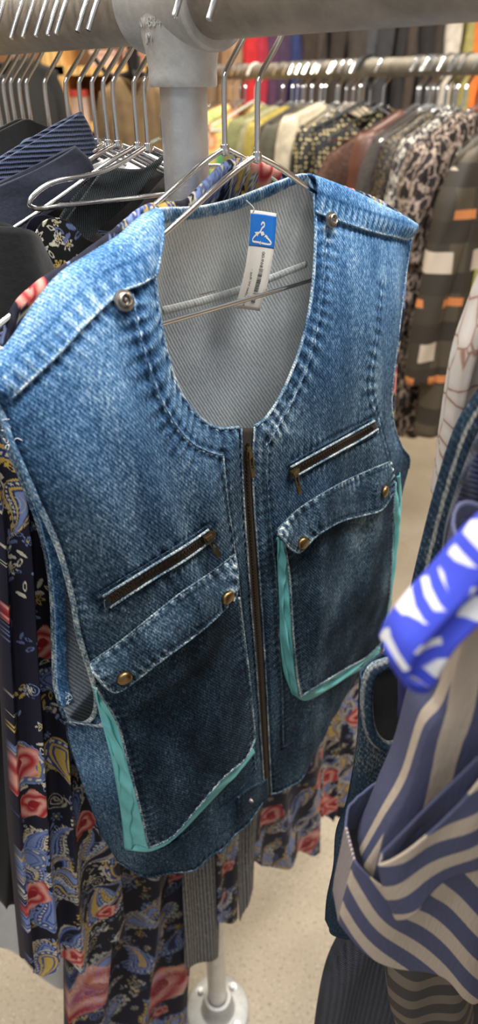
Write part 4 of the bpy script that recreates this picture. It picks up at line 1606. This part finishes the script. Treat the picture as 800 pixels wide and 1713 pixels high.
# lace blouse
q = NT('off white lace')
v1 = q.coord()
vo = q.voro(v1, 55, 'DISTANCE_TO_EDGE')
nz = q.noise(v1, 160, 2)
f = q.math('MULTIPLY_ADD', nz.outputs['Fac'], .04, vo.outputs['Distance'])
M_LACE = q.out(q.ramp(f, [(.03, (.30, .16, .12)), (.07, (.55, .48, .42)), (.3, (.62, .57, .52))]), .8)
NF = near(.20, .36, 20)
lace = thing('lace_blouse', 'off white lace blouse with rust veins hanging beyond the second denim vest', 'blouse', NF.loc, 20)
hang('front_panel', [(850, 430), (900, 430)], [(850, 430), (800, 540), (776, 600), (760, 670), (745, 760), (732, 840)], [(900, 430), (860, 640), (820, 860)], [(732, 840), (780, 850), (820, 860)], 0, lace, NF, M_LACE, nv=80, nu=40, fold=.004, nf=1.5, back=.02)

NF = near(.105, .29, 15)
den2 = thing('denim_vest', 'second denim vest, worn dark blue, its open armhole beside the zigzag sleeve', 'vest', NF.loc, 15)
hang('side_panel', [(640, 1106), (700, 1100), (800, 1080)], [(605, 1140), (603, 1190), (601, 1249), (585, 1346), (566, 1400), (562, 1457), (551, 1509), (548, 1545)], [(800, 1080), (800, 1300), (800, 1590)], [(548, 1545), (560, 1562), (640, 1585), (800, 1590)], -.012, den2, NF, M_DEN2, nv=110, nu=60, fold=.003, nf=2, back=.02, wearf=wear_d2)
rim = [(664, 1100), (640, 1104), (618, 1116), (607, 1145), (606, 1190), (614, 1228), (634, 1250), (660, 1250), (684, 1230), (700, 1190), (712, 1140)]
rp = cr(np.array([NF.at(a[0], a[1], .002) for a in rim]), 90)
rp2 = cr(np.array([NF.at(a[0] + (660 - a[0]) * .30, a[1] + (1180 - a[1]) * .18, .000) for a in rim]), 90)
strip(rp, rp2, 'armhole_facing', M_DEN2, den2, lambda P: np.where(np.abs(np.linspace(-1, 1, P.shape[1]))[None, :] > .6, .78, .42) * np.ones(P.shape[:2]), .003, 9, .002)
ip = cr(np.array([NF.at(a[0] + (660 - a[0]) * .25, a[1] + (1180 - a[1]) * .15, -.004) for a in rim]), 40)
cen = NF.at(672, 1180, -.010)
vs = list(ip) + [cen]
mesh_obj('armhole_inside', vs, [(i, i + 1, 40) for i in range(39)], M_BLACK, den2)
cord([rp], .0011, 'stitch_line', .75, den2)
st = [(862, 560), (800, 650), (760, 716), (728, 815), (704, 908), (686, 985), (670, 1050)]
A = cr(np.array([NF.at(a[0], a[1], -.03) for a in st]), 80)
B = cr(np.array([NF.at(a[0] + 44, a[1] + 14, -.03) for a in st]), 80)
strip(A, B, 'front_edge', M_DEN2, den2, lambda P: np.where(np.abs(np.abs(np.linspace(-1, 1, P.shape[1]))[None, :] - .45) < .12, .85, .38) * np.ones(P.shape[:2]), .004, 21, .003)
hang('shoulder_panel', [(920, 560), (1000, 560)], [(895, 580), (830, 700), (790, 800), (740, 940), (716, 1060)], [(1000, 560), (960, 800), (860, 1060)], [(716, 1060), (780, 1080), (860, 1060)], -.034, den2, NF, M_DEN2, nv=60, nu=30, fold=.003, nf=1.5, back=.012, wearf=wear_d2)

NF = near(.135, .27, 15)
nk_ = thing('navy_sweater', 'dark navy knitted sweater hanging between the second denim vest and the blue and white sleeve', 'sweater', NF.loc, 15)
hang('body', [(840, 690), (900, 690)], [(840, 690), (786, 780), (748, 880), (730, 1000), (690, 1110)], [(900, 690), (880, 900), (820, 1130)], [(690, 1110), (760, 1140), (820, 1130)], -.014, nk_, NF, M_RIBX, nv=60, nu=40, fold=.006, nf=1.5, back=.02, puff=.008)
hang('sleeve', [(672, 1120), (720, 1120), (760, 1100)], [(672, 1120), (672, 1170), (676, 1214)], [(760, 1100), (738, 1150), (712, 1200)], [(676, 1214), (692, 1226), (712, 1200)], -.004, nk_, NF, m_plain('royal navy cotton', (.016, .02, .11), .85, sc=80), nv=40, nu=30, fold=.003, nf=1.2, back=.02, puff=.008)
hang('cuff', [(760, 1150), (800, 1120)], [(690, 1230), (640, 1330), (632, 1390)], [(800, 1120), (780, 1300), (700, 1400)], [(632, 1390), (660, 1400), (700, 1400)], -.012, nk_, NF, M_RIBX, nv=30, nu=20, fold=.002, nf=1.2, back=.01)

# blue and white printed sleeve
q = NT('blue zigzag print')
vo = q.voro(q.coord(scale=(1, .3, 1)), 85, 'DISTANCE_TO_EDGE', .75)
M_ZIG = q.out(q.ramp(vo.outputs['Distance'], [(.17, (.045, .07, .60)), (.20, (.74, .74, .76))]), .8)
NF = near(.115, .225, 15)
NF = near(.105, .180, 15)
zz = thing('printed_shirt', 'shirt sleeve with bold blue and white zigzag print hanging above the striped linen shirt', 'shirt', NF.loc, 15)
hang('sleeve', [(880, 790), (940, 900)], [(900, 800), (820, 896), (764, 970), (708, 1034), (676, 1069), (660, 1100)], [(940, 900), (850, 970), (790, 1030), (752, 1070), (722, 1130)], [(660, 1100), (690, 1128), (726, 1130)], .0, zz, NF, M_ZIG, nv=90, nu=50, fold=.003, nf=1.2, back=.02, puff=.005)
hang('sleeve_hem', [(660, 1100), (690, 1128), (726, 1130)], [(660, 1100), (658, 1112), (664, 1126)], [(722, 1130), (722, 1138), (718, 1143)], [(664, 1126), (690, 1144), (718, 1143)], .0005, zz, NF, m_plain('royal blue hem', (.035, .06, .50), .8, sc=80), nv=12, nu=50, fold=.001, nf=1, back=.02, puff=.005)

# striped linen shirt
q = NT('striped linen')
at = q.attr('stripe').outputs['Fac']
nz = q.noise(q.coord(scale=(1, 1, .3)), 500, 2)
s_ = q.math('SINE', q.math('MULTIPLY', at, 6.2832))
f = q.math('MULTIPLY_ADD', nz.outputs['Fac'], .25, q.math('MULTIPLY', s_, 2.2), clamp=True)
M_STRIPE = q.out(q.ramp(f, [(.25, (.075, .082, .155)), (.55, (.52, .43, .34))]), .9, bump=nz.outputs['Fac'], bstr=.3)


NF = near(.125, .205, 12)
ls = thing('linen_shirt', 'beige linen shirt with broad navy stripes and a turned up cuff hanging close by', 'shirt', NF.loc, 12)
o, G = hang('sleeve', [(800, 960), (870, 920), (960, 920)], [(800, 960), (750, 1165), (714, 1223), (683, 1314), (645, 1379), (608, 1445)], [(960, 960), (930, 1200), (850, 1470)], [(608, 1445), (690, 1500), (850, 1470)], 0, ls, NF, M_STRIPE, nv=120, nu=110, fold=.0018, nf=1.6, back=.05, puff=.008, seed=2, stripe=lambda X, Z: X * 40 + .2)
o, G = hang('cuff', [(594, 1440), (640, 1452), (720, 1430), (850, 1350)], [(594, 1440), (573, 1509), (567, 1540)], [(850, 1350), (840, 1480), (830, 1590)], [(567, 1540), (604, 1564), (660, 1586), (725, 1602), (756, 1630), (785, 1638), (830, 1590)], .006, ls, NF, M_STRIPE, nv=70, nu=110, fold=.004, nf=1.3, back=.06, puff=.014, seed=6, stripe=lambda X, Z: (X * .88 + Z * .48) * 50 + .3)
o, G = hang('cuff_fold', [(634, 1446), (720, 1370), (840, 1250)], [(634, 1446), (642, 1490), (660, 1530)], [(840, 1250), (845, 1330), (850, 1420)], [(660, 1530), (740, 1470), (850, 1420)], .020, ls, NF, M_STRIPE, nv=40, nu=90, fold=.003, nf=1.2, back=.008, puff=.004, seed=7, stripe=lambda X, Z: (X * .55 - Z * .83) * 47)

NF = near(.10, .32, 15)
rk = thing('ribbed_sweater', 'dark navy chunky ribbed sweater sleeve hanging below the second denim vest', 'sweater', NF.loc, 15)
hang('sleeve', [(650, 1350), (700, 1350), (760, 1350)], [(650, 1350), (600, 1520), (579, 1567), (549, 1625), (533, 1700), (520, 1800)], [(760, 1350), (720, 1560), (690, 1800)], [(520, 1800), (600, 1820), (690, 1800)], 0, rk, NF, M_RIBX, nv=80, nu=60, fold=.006, nf=1.5, back=.05, puff=.02)
q = NT('taupe striped jersey')
v1 = q.coord()
w1 = q.wave(v1, 9, .3, 'Z', 'SIN')
M_TAUPE = q.out(q.ramp(w1.outputs['Fac'], [(.5, (.05, .045, .045)), (.62, (.17, .14, .11))]), .95)
NF = near(.13, .255, 15)
tp_ = thing('jersey_shirt', 'taupe jersey shirt with dark cross bands hanging under the striped linen shirt', 'shirt', NF.loc, 15)
hang('sleeve', [(690, 1480), (760, 1480)], [(690, 1480), (655, 1600), (650, 1665), (672, 1740), (690, 1800)], [(760, 1480), (790, 1640), (790, 1800)], [(690, 1800), (740, 1810), (790, 1800)], 0, tp_, NF, M_TAUPE, nv=50, nu=40, fold=.004, nf=1.4, back=.05, puff=.02)
NF = near(.19, .275, 15)
nv_ = thing('navy_trousers', 'dark navy trousers at the lower edge behind the striped linen shirt', 'trousers', NF.loc, 15)
hang('leg', [(760, 1400), (950, 1400)], [(760, 1400), (750, 1600), (730, 1850)], [(950, 1400), (940, 1600), (930, 1850)], [(730, 1850), (800, 1860), (930, 1850)], 0, nv_, NF, M_TWILL, nv=40, nu=30, fold=.004, nf=1.4, back=.03)

# ---- the bodies of those close garments, on their hangers further along the near rail
def torso(root, fr, a, b, t, mat, hlabel, half=.15, length=.5, sleeve_part=True):
    p = r1(t)
    loc = np.array([p[0], p[1], RH - HK])
    g = garment('tmp', None, None, loc, YAW1, mat, half=half, length=length, depth=.012, rows=40, nphi=60, seed=int(t * 1000))
    Mg = Matrix.Translation(tuple(loc)) @ Matrix.Rotation(math.radians(YAW1), 4, 'Z')
    Mr = Matrix.Translation(tuple(map(float, fr.loc))) @ Matrix.Rotation(fr.a, 4, 'Z')
    for ch in list(g.children):
        ch.name = 'torso'
        ch.parent = root
        ch.matrix_local = Mr.inverted() @ Mg
    bpy.data.objects.remove(g)
    hanger(loc, YAW1, hlabel, half=half - .004, drop=.060)
    if sleeve_part:
        A, B = fr.at(*a), fr.at(*b)
        s0 = (A + B) / 2
        r0 = max(.012, np.linalg.norm(A - B) * .42)
        s1 = np.array((Mr.inverted() @ Mg) @ Vector((-half + .025, 0, -.055)))
        md_ = (s0 + s1) / 2 + np.array([0, 0, .02])
        P_ = cr([s0 - np.array([0, 0, .02]), md_, s1], 30)
        m_ = MB()
        m_.tube(P_, np.linspace(r0, .032, 30), 24, flat=.6)
        V2 = np.asarray(m_.v)
        mesh_obj('upper_sleeve', m_.v, m_.f, mat, root, attrs={'wear': np.full(len(V2), .42), 'stripe': np.arange(len(V2)) % 24 / 24 * 5})


torso(lace, near(.20, .36, 20), (850, 430), (900, 430), .440, M_LACE, 'chrome wire hanger holding the off white lace blouse', half=.13)
torso(den2, near(.105, .29, 15), (920, 560), (1000, 560), .458, M_DEN2, 'chrome wire hanger holding the second denim vest')
torso(nk_, near(.135, .27, 15), (840, 690), (900, 690), .476, M_RIBX, 'chrome wire hanger holding the dark navy knitted sweater')
torso(rk, near(.10, .32, 15), (690, 1380), (760, 1380), .494, M_RIBX, 'chrome wire hanger holding the chunky ribbed sweater')
torso(zz, near(.105, .180, 15), (900, 800), (940, 900), .512, M_ZIG, 'chrome wire hanger holding the blue zigzag shirt')
torso(tp_, near(.13, .255, 15), (700, 1490), (760, 1490), .530, M_TAUPE, 'chrome wire hanger holding the taupe jersey shirt')
torso(ls, near(.125, .205, 12), (860, 940), (960, 930), .550, M_STRIPE, 'chrome wire hanger holding the striped linen shirt')
torso(nv_, near(.19, .275, 15), (760, 1400), (950, 1400), .570, M_TWILL, 'chrome wire hanger holding the dark navy trousers', sleeve_part=False, half=.14, length=.75)

# ================================================================ CLOTHES ON THE RACK ACROSS THE AISLE
def m_leopard(name, base, spot, mid, sc):
    q = NT(name)
    v = q.coord(scale=(1, 1, .62))
    nz = q.noise(v, sc * 1.2, 3)
    jv = q.mix(.06, v, nz.outputs['Color'])
    vo = q.voro(jv, sc, 'DISTANCE_TO_EDGE')
    f = q.math('MULTIPLY_ADD', nz.outputs['Fac'], .12, vo.outputs['Distance'])
    return q.out(q.ramp(f, [(.085, base), (.13, mid), (.17, spot)]), .85)


M_LEO = m_leopard('brown leopard print', (.42, .33, .27), (.012, .008, .007), (.09, .045, .028), 34)
M_LEOW = m_leopard('white leopard print', (.72, .66, .56), (.03, .027, .03), (.25, .22, .20), 42)
q = NT('black and gold dotted knit')
vo = q.voro(q.coord(), 80, 'F1', .35)
M_GOLD = q.out(q.ramp(vo.outputs['Distance'], [(.27, (.75, .60, .28)), (.36, (.012, .012, .012))]), .6)
q = NT('gold sequin cloth')
vo = q.voro(q.coord(), 130)
f = q.math('MULTIPLY_ADD', q.noise(q.coord(), 60, 3).outputs['Fac'], .5, vo.outputs['Distance'])
M_SEQ = q.out(q.ramp(f, [(.35, (.38, .27, .11)), (.55, (.07, .05, .03)), (.8, (.015, .012, .01))]), .5)
q = NT('bright flower print')
nz = q.noise(q.coord(), 11, 2, .4)
M_BRIGHT = q.out(q.ramp(nz.outputs['Fac'], [(.32, (.12, .42, .16)), (.42, (.72, .62, .18)), (.52, (.80, .62, .22)), (.60, (.75, .20, .08)), (.68, (.75, .55, .35))]), .8)
M_OLIVE = m_plain('olive green cotton', (.20, .20, .085), .85, sc=30)
M_MUST = m_plain('mustard knit', (.36, .28, .055), .85, sc=60)
M_BSAT = m_plain('brown satin', (.115, .045, .030), .38, sc=12)
M_BFUR = m_plain('dark brown boucle', (.075, .035, .022), .95, sc=120, var=.6, bs=.8)
M_CREAM = m_plain('cream cotton', (.58, .50, .36), .85, sc=30)
M_GREY = m_plain('dark taupe wool', (.055, .045, .04), .95, sc=100)
q = NT('sheer plaid')
v1 = q.coord()
sx = q.n('ShaderNodeSeparateXYZ')
q.l(v1, sx.inputs[0])


def bands(c, per, lo, off=0.0):
    return q.math('LESS_THAN', q.math('FRACT', q.math('MULTIPLY_ADD', c, 1 / per, off)), lo)


c = q.mix(bands(sx.outputs['X'], .11, .5), (.045, .036, .024), (.080, .062, .038))
c = q.mix(bands(sx.outputs['Z'], .13, .42, .3), c, (.034, .026, .018))
c = q.mix(q.math('MULTIPLY', bands(sx.outputs['Z'], .22, .10, .1), bands(sx.outputs['X'], .11, .6)), c, (.62, .22, .07))
c = q.mix(bands(sx.outputs['X'], .19, .10, .62), c, (.36, .34, .08))
c = q.mix(q.math('MULTIPLY', bands(sx.outputs['Z'], .24, .22, .55), bands(sx.outputs['X'], .12, .45, .2)), c, (.55, .46, .36))
M_PLAID = q.out(c, .6)

rk2 = []


def on2(px, name, label, cat, mat, **kw):
    p = r2(t2(px))
    dz = kw.pop('dz', 0.0)
    yaw = kw.pop('yaw', 0.0)
    wide = kw.pop('hlabel', None)
    a = dict(half=.21, length=.62, depth=.03, seed=int(px), rows=44, nphi=72)
    a.update(kw)
    garment(name, label, cat, (p[0], p[1], RH - HK + dz), YAW2 + yaw, mat, **a)
    hanger((p[0], p[1], RH - HK), YAW2 + yaw, 'chrome hanger holding the ' + (wide or label.split(' hanging')[0].split(' with')[0]), group=None, r=.0033, detail=False)


on2(402, 'flowered_blouse', 'yellow orange and green flowered blouse hanging across the aisle right beside the post', 'blouse', M_BRIGHT, sleeve=.45, yaw=4, depth=.06, slope=.3)
on2(472, 'olive_jacket', 'olive green cotton jacket hanging behind the bright flowered blouse', 'jacket', M_OLIVE, sleeve=.5, slope=.35)
on2(488, 'olive_shirt', 'pale olive shirt hanging between the olive jacket and mustard cardigan', 'shirt', m_plain('pale olive', (.30, .28, .15), .85), sleeve=.5, slope=.35)
on2(505, 'mustard_cardigan', 'mustard yellow cardigan hanging on the rack across the aisle', 'cardigan', M_MUST, sleeve=.5, slope=.40)
on2(520, 'taupe_coat', 'dark taupe wool coat hanging after the mustard cardigan', 'coat', M_GREY, sleeve=.5, length=.8, slope=.42)
on2(535, 'grey_blouse', 'dark olive grey blouse hanging after the taupe coat', 'blouse', m_plain('olive grey', (.075, .07, .045), .85), sleeve=.5, length=.7, slope=.42)
on2(562, 'cream_jacket', 'cream cotton jacket with wide shoulders hanging behind the gold dotted jacket', 'jacket', M_CREAM, sleeve=.5, slope=.34, dz=.012)
on2(640, 'boucle_pullover', 'dark brown boucle top hanging just after the gold dotted jacket', 'top', M_BFUR, sleeve=.4, depth=.05, dz=-.06, slope=.45)
on2(606, 'dotted_jacket', 'black jacket with rows of gold dots hanging across the aisle', 'jacket', M_GOLD, sleeve=.5, depth=.05, slope=.36, yaw=-16, dz=-.01)
on2(700, 'satin_shirt', 'brown satin shirt hanging across the aisle beside the sequin top', 'shirt', M_BSAT, sleeve=.5, depth=.05, slope=.45)
on2(722, 'taupe_blouse', 'dark grey taupe blouse hanging between the satin shirt and sequin top', 'blouse', M_GREY, sleeve=.5, slope=.5)
on2(745, 'sequin_blouse', 'black and gold sequin top hanging on the rack across the aisle', 'top', M_SEQ, sleeve=.4, depth=.05, slope=.50)
on2(776, 'leopard_tunic', 'white and black leopard print top hanging next to the sequin top', 'top', M_LEOW, sleeve=.36, depth=.04, length=.40, slope=.50)
on2(800, 'leopard_dress', 'long brown leopard print dress hanging on the rack across the aisle', 'dress', M_LEO, sleeve=.55, depth=.06, length=.92, slope=.55, sl_w=.065)
on2(822, 'leopard_blouse', 'second brown leopard blouse hanging behind the long leopard dress', 'blouse', M_LEO, sleeve=.3, depth=.03, length=.8, slope=.5)
on2(872, 'plaid_blouse', 'sheer olive plaid blouse with orange lines hanging nearest on the rack across the aisle', 'blouse', M_PLAID, sleeve=.60, depth=.06, length=.86, slope=.60, sl_w=.08)
for cl, where in (((368, 386, 402, 410), 'among the olive jackets'), ((497, 509, 522, 537, 543), 'bunched above the mustard cardigan'), ((562, 566, 578, 590, 600), 'bunched above the gold dotted jacket'), ((696, 700, 712, 717), 'bunched above the satin shirt'), ((729, 742, 757, 762, 775), 'bunched above the leopard print clothes')):
    for px in cl:
        p = r2(t2(px))
        hanger((p[0], p[1], RH - HK), YAW2 + yj.uniform(-6, 6), 'spare chrome hanger ' + where + ' across the aisle', group='spare hangers ' + where, r=.0033, detail=False)

p = r2(t2(428))
hanger((p[0], p[1], RH - HK), YAW2, 'white plastic hanger beside the olive shirt on the rack across the aisle', r=.0045, detail=False, mat=m_plain('white hanger plastic', (.75, .72, .66), .4))
p = r2(t2(618))
hanger((p[0], p[1], RH - HK), YAW2 - 62, 'empty chrome hanger turned sideways between the dotted jacket and the satin shirt', r=.0026, detail=False)
p = r2(t2(612))
hanger((p[0], p[1], RH - HK + .006), YAW2 - 16, 'black plastic hanger lying along the shoulders of the gold dotted jacket', r=.0060, detail=False, mat=m_plain('black hanger plastic', (.012, .012, .012), .4))

# ================================================================ HIGH RAIL OF COATS BY THE WALL
WR = thing('wall_rail', 'high galvanised rail of coats along the back wall', 'clothes rail', (0, 0, 0))
pipe((-.25, 4.25, 1.98), (3.4, 4.25, 1.98), .02, 'rail', M_PIPE, WR, 20)
for x in (-.2, 1.5, 3.3):
    pipe((x, 4.25, 1.98), (x, 5.18, 1.98), .015, 'wall_bracket', M_PIPE, WR, 12)
far = [(372, (.20, .13, .075), 'tan'), (392, (.26, .15, .08), 'camel brown'), (408, (.33, .21, .13), 'light camel'), (428, (.50, .02, .025), 'bright red'), (446, (.34, .02, .04), 'deep red'), (466, (.075, .03, .07), 'purple'),
       (484, (.05, .03, .065), 'dark plum'), (502, (.02, .03, .11), 'royal navy'), (522, (.035, .024, .018), 'dark chocolate'), (545, (.045, .032, .026), 'espresso'), (568, (.03, .022, .018), 'sooty brown'), (592, (.05, .04, .034), 'mushroom brown'),
       (618, (.055, .058, .065), 'slate grey'), (642, (.035, .035, .04), 'charcoal grey'), (664, (.018, .016, .016), 'black'), (684, (.05, .036, .028), 'coffee brown'), (704, (.016, .014, .014), 'jet black'), (722, (.035, .025, .02), 'bark brown'),
       (742, (.55, .50, .43), 'cream white'), (764, (.30, .27, .09), 'olive yellow'), (786, (.65, .17, .03), 'vivid orange'), (808, (.62, .15, .03), 'burnt orange'), (832, (.03, .03, .03), 'soft black')]
for px, colr, nm in far:
    z_ = 4.25 * CP + .0
    x = (px - 400) / F * z_
    loc = (x, 4.25, 1.98 - HK)
    garment('long_coat', nm + ' long coat hanging on the high rail by the back wall', 'coat', loc, 78 + yj.uniform(-5, 5), m_plain(nm + ' coat cloth', colr, .9, sc=20), half=.22, length=1.05, depth=.055, sleeve=.6, seed=int(px), rows=30, nphi=48, folds=.014, nf=3)
    hanger(loc, 78, 'chrome hanger holding the ' + nm + ' long coat', r=.0033, detail=False)

# ================================================================ SHELVES AND THINGS AT THE LEFT
M_PINE = None
q = NT('orange pine')
w1 = q.wave(q.coord(scale=(1, 1, .15)), 14, 5, 'X', 'SIN', 1.5, 3)
M_PINE = q.out(q.ramp(w1.outputs['Fac'], [(.2, (.66, .36, .10)), (.8, (.85, .54, .20))]), .5)


def farpt(px, py, Y):
    d = ray(px, py)
    return C0 + d * (Y / d[1])


su = thing('shelf_unit', 'orange pine shelf unit standing far off at the left', 'shelf', (0, 0, 0))
Y = 2.9
xl, xr = farpt(-60, 120, Y)[0], farpt(262, 120, Y)[0]
xm = farpt(90, 120, Y)[0]
for x in (xl, xm, xr):
    m = MB()
    m.box((x, Y + .15, 1.0), (.075, .30, 2.0))
    m.build('upright', M_PINE, su, smooth=False)
for zz_ in (.35, .80, farpt(150, 213, Y)[2], farpt(150, 118, Y)[2], 1.93):
    m = MB()
    m.box(((xl + xr) / 2, Y + .15, zz_), (xr - xl, .30, .028))
    m.build('shelf_board', M_PINE, su, smooth=False)
m = MB()
m.box(((xl + xr) / 2, Y + .31, 1.0), (xr - xl, .012, 2.0))
m.build('back_board', m_plain('tan back board', (.36, .22, .11), .8, sc=6), su, smooth=False)


def box_thing(name, label, px0, px1, py0, py1, Y_, depth, col, lidc=None):
    a, b = farpt(px0, py0, Y_), farpt(px1, py1, Y_)
    t = thing(name, label, 'box', ((a[0] + b[0]) / 2, Y_ + depth / 2, b[2]))
    m = MB()
    w, h = b[0] - a[0], a[2] - b[2]
    m.box((0, 0, h * .42), (w, depth, h * .84))
    m.build('carton', m_plain(label[:18], col, .8, sc=15, var=.1), t, smooth=False)
    m = MB()
    m.box((0, 0, h * .91), (w * 1.04, depth * 1.04, h * .18))
    m.build('lid', m_plain(label[:18] + ' lid', lidc or col, .8, sc=15, var=.1), t, smooth=False)


box_thing('storage_box', 'peach coloured box on the shelf at the left', 205, 252, 78, 116, 2.95, .2, (.62, .34, .22))
box_thing('storage_box', 'pale pink box on the shelf beside the peach box', 150, 196, 84, 116, 2.95, .2, (.66, .45, .36))
box_thing('storage_box', 'white box with red lid on the lower shelf at the left', 108, 150, 150, 211, 2.95, .2, (.55, .42, .34), (.55, .06, .05))
box_thing('storage_box', 'white paper box on the lower shelf next to the brown coat', 176, 216, 168, 211, 2.95, .2, (.70, .66, .60))
box_thing('storage_box', 'white box on the shelf behind the near hangers at the far left', 0, 46, 140, 211, 2.95, .2, (.70, .62, .60), (.60, .12, .12))
p = farpt(225, 120, 2.35)
m = MB()
crack = thing('coat_stand', 'slim dark coat stand holding the brown coat before the shelves', 'coat stand', (p[0], 2.35, 0))
m.lathe([(.16, 0), (.16, .012), (.03, .03), (.014, .05), (.014, 1.55), (.02, 1.56), (.0005, 1.58)], 20)
m.build('pole', M_CHAR, crack)
m = MB()
for a in range(4):
    m.tube(cr([(0, 0, 1.50), (.07 * math.cos(a * 1.57), .07 * math.sin(a * 1.57), 1.49), (.12 * math.cos(a * 1.57), .12 * math.sin(a * 1.57), 1.54)], 10), .007, 8)
m.build('pegs', M_CHAR, crack)
garment('brown_coat', 'olive brown coat hanging on the coat stand in front of the shelves', 'coat', (p[0], 2.30, 1.50), 10, m_plain('olive brown cloth', (.14, .085, .035), .9, sc=12, var=.4), half=.10, length=.8, depth=.07, sleeve=.5, slope=.7, seed=3, neck=.04)
p = farpt(268, 235, 1.9)
garment('green_raincoat', 'bright green coat hanging beyond the near hangers beside the post', 'coat', (p[0], 1.9, p[2]), 20, m_plain('bright green cloth', (.02, .26, .09), .6, sc=12), half=.12, length=.7, depth=.06, sleeve=.4, seed=4, neck=.05)
hanger((p[0], 1.9, p[2] + .004), 20, 'chrome hanger holding the bright green coat', half=.11, drop=.04, detail=False)
p2 = farpt(5, 120, 2.4)
garment('black_coat', 'black coat hanging before the shelf at the far left', 'coat', (p2[0], 2.4, 1.55), 10, M_CHAR, half=.16, length=1.0, depth=.08, sleeve=.5, seed=5)
hanger((p2[0], 2.4, 1.554), 10, 'chrome hanger holding the black coat before the shelf', half=.15, drop=.06, detail=False)
rl3 = thing('wall_rail', 'short ceiling hung rail before the pine shelves', 'clothes rail', (0, 0, 0))
pipe((-1.9, 2.4, 1.55 + HK), (p2[0] + .3, 2.4, 1.55 + HK), .018, 'rail', M_PIPE, rl3, 16)
for x in (-1.8, p2[0] + .25):
    pipe((x, 2.4, 1.55 + HK), (x, 2.4, 3.2), .010, 'drop_rod', M_PIPE, rl3, 12)

# ================================================================ THE ROOM
q = NT('polished concrete')
v1 = q.coord()
n1 = q.noise(v1, 3.0, 5, .6)
n2 = q.noise(v1, 150, 3, .6)
vo = q.voro(v1, 130)
c = q.ramp(n1.outputs['Fac'], [(.3, (.30, .245, .17)), (.7, (.40, .335, .245))])
c = q.mix(q.math('MULTIPLY', q.math('GREATER_THAN', n2.outputs['Fac'], .60), .65), c, (.17, .13, .09))
c = q.mix(q.math('MULTIPLY', q.math('LESS_THAN', vo.outputs['Distance'], .20), .35), c, (.62, .56, .46))
st_ = q.noise(v1, 9, 2)
c = q.mix(q.math('MULTIPLY', q.math('GREATER_THAN', st_.outputs['Fac'], .70), .35), c, (.30, .19, .10))
M_FLOOR = q.out(c, .55, bump=n2.outputs['Fac'], bstr=.08)
m = MB()
m.box((.5, 2.0, -.03), (9, 7.0, .06))
tag(m.build('floor', M_FLOOR, None, smooth=False), kind='structure')
M_WALL = m_plain('warm tan wall', (.30, .22, .15), .9, sc=4, var=.08, bs=.05)
m = MB()
m.box((.5, 5.26, 1.7), (9, .12, 3.4))
tag(m.build('wall_back', M_WALL, None, smooth=False), kind='structure')
m = MB()
m.box((-4.05, 2.0, 1.7), (.12, 7.0, 3.4))
tag(m.build('wall_left', M_WALL, None, smooth=False), kind='structure')
m = MB()
m.box((5.05, 2.0, 1.7), (.12, 7.0, 3.4))
tag(m.build('wall_right', M_WALL, None, smooth=False), kind='structure')

# ---- lights: shop ceiling lamps, an added fill behind the camera, soft ambient light
def area(loc, rot, sx_, sy_, power, col=(1, .95, .88)):
    l = bpy.data.lights.new('ceiling_or_fill_lamp', 'AREA')
    l.shape = 'RECTANGLE'
    l.size, l.size_y = sx_, sy_
    l.energy = power
    l.color = col
    o = bpy.data.objects.new('ceiling_or_fill_lamp', l)
    o.location = loc
    o.rotation_euler = rot
    COL.objects.link(o)
    return o


area((.55, .25, 3.1), (0, 0, .3), 1.6, .5, 78, (1, .97, .94))
area((-.9, -1.1, 3.0), (0, 0, .3), 1.4, .4, 22, (1, .97, .93))  # fill lamp added behind the camera to brighten the front of the rail
area((-1.3, 1.1, 3.1), (0, 0, .3), 1.4, .4, 40)
area((.8, 2.4, 3.1), (0, 0, .3), 2.0, .4, 62, (1, .90, .76))
area((-1.2, 3.2, 3.1), (0, 0, 0), 2.0, .4, 60, (1, .90, .76))
area((2.8, 2.8, 3.1), (0, 0, 0), 1.5, .4, 60, (1, .90, .76))
W = bpy.data.worlds.new('shop light')
W.use_nodes = True
W.node_tree.nodes['Background'].inputs['Color'].default_value = (.92, .96, 1.0, 1)
W.node_tree.nodes['Background'].inputs['Strength'].default_value = .33
SC.world = W

# ---- camera
cam = bpy.data.cameras.new('camera')
cam.sensor_fit = 'VERTICAL'
cam.sensor_height = 36
cam.lens = F / 1713 * 36
cam.clip_start = .01
cam.dof.use_dof = True
cam.dof.focus_distance = .50
cam.dof.aperture_fstop = 6.0
co = bpy.data.objects.new('camera', cam)
co.location = (0, 0, EYE)
co.rotation_euler = (math.radians(90) - PITCH, 0, 0)
COL.objects.link(co)
SC.camera = co
SC.view_settings.view_transform = 'Standard'
SC.view_settings.look = 'None'
SC.view_settings.exposure = 0.1
SC.view_settings.gamma = 1.0
SC.view_settings.use_curve_mapping = False
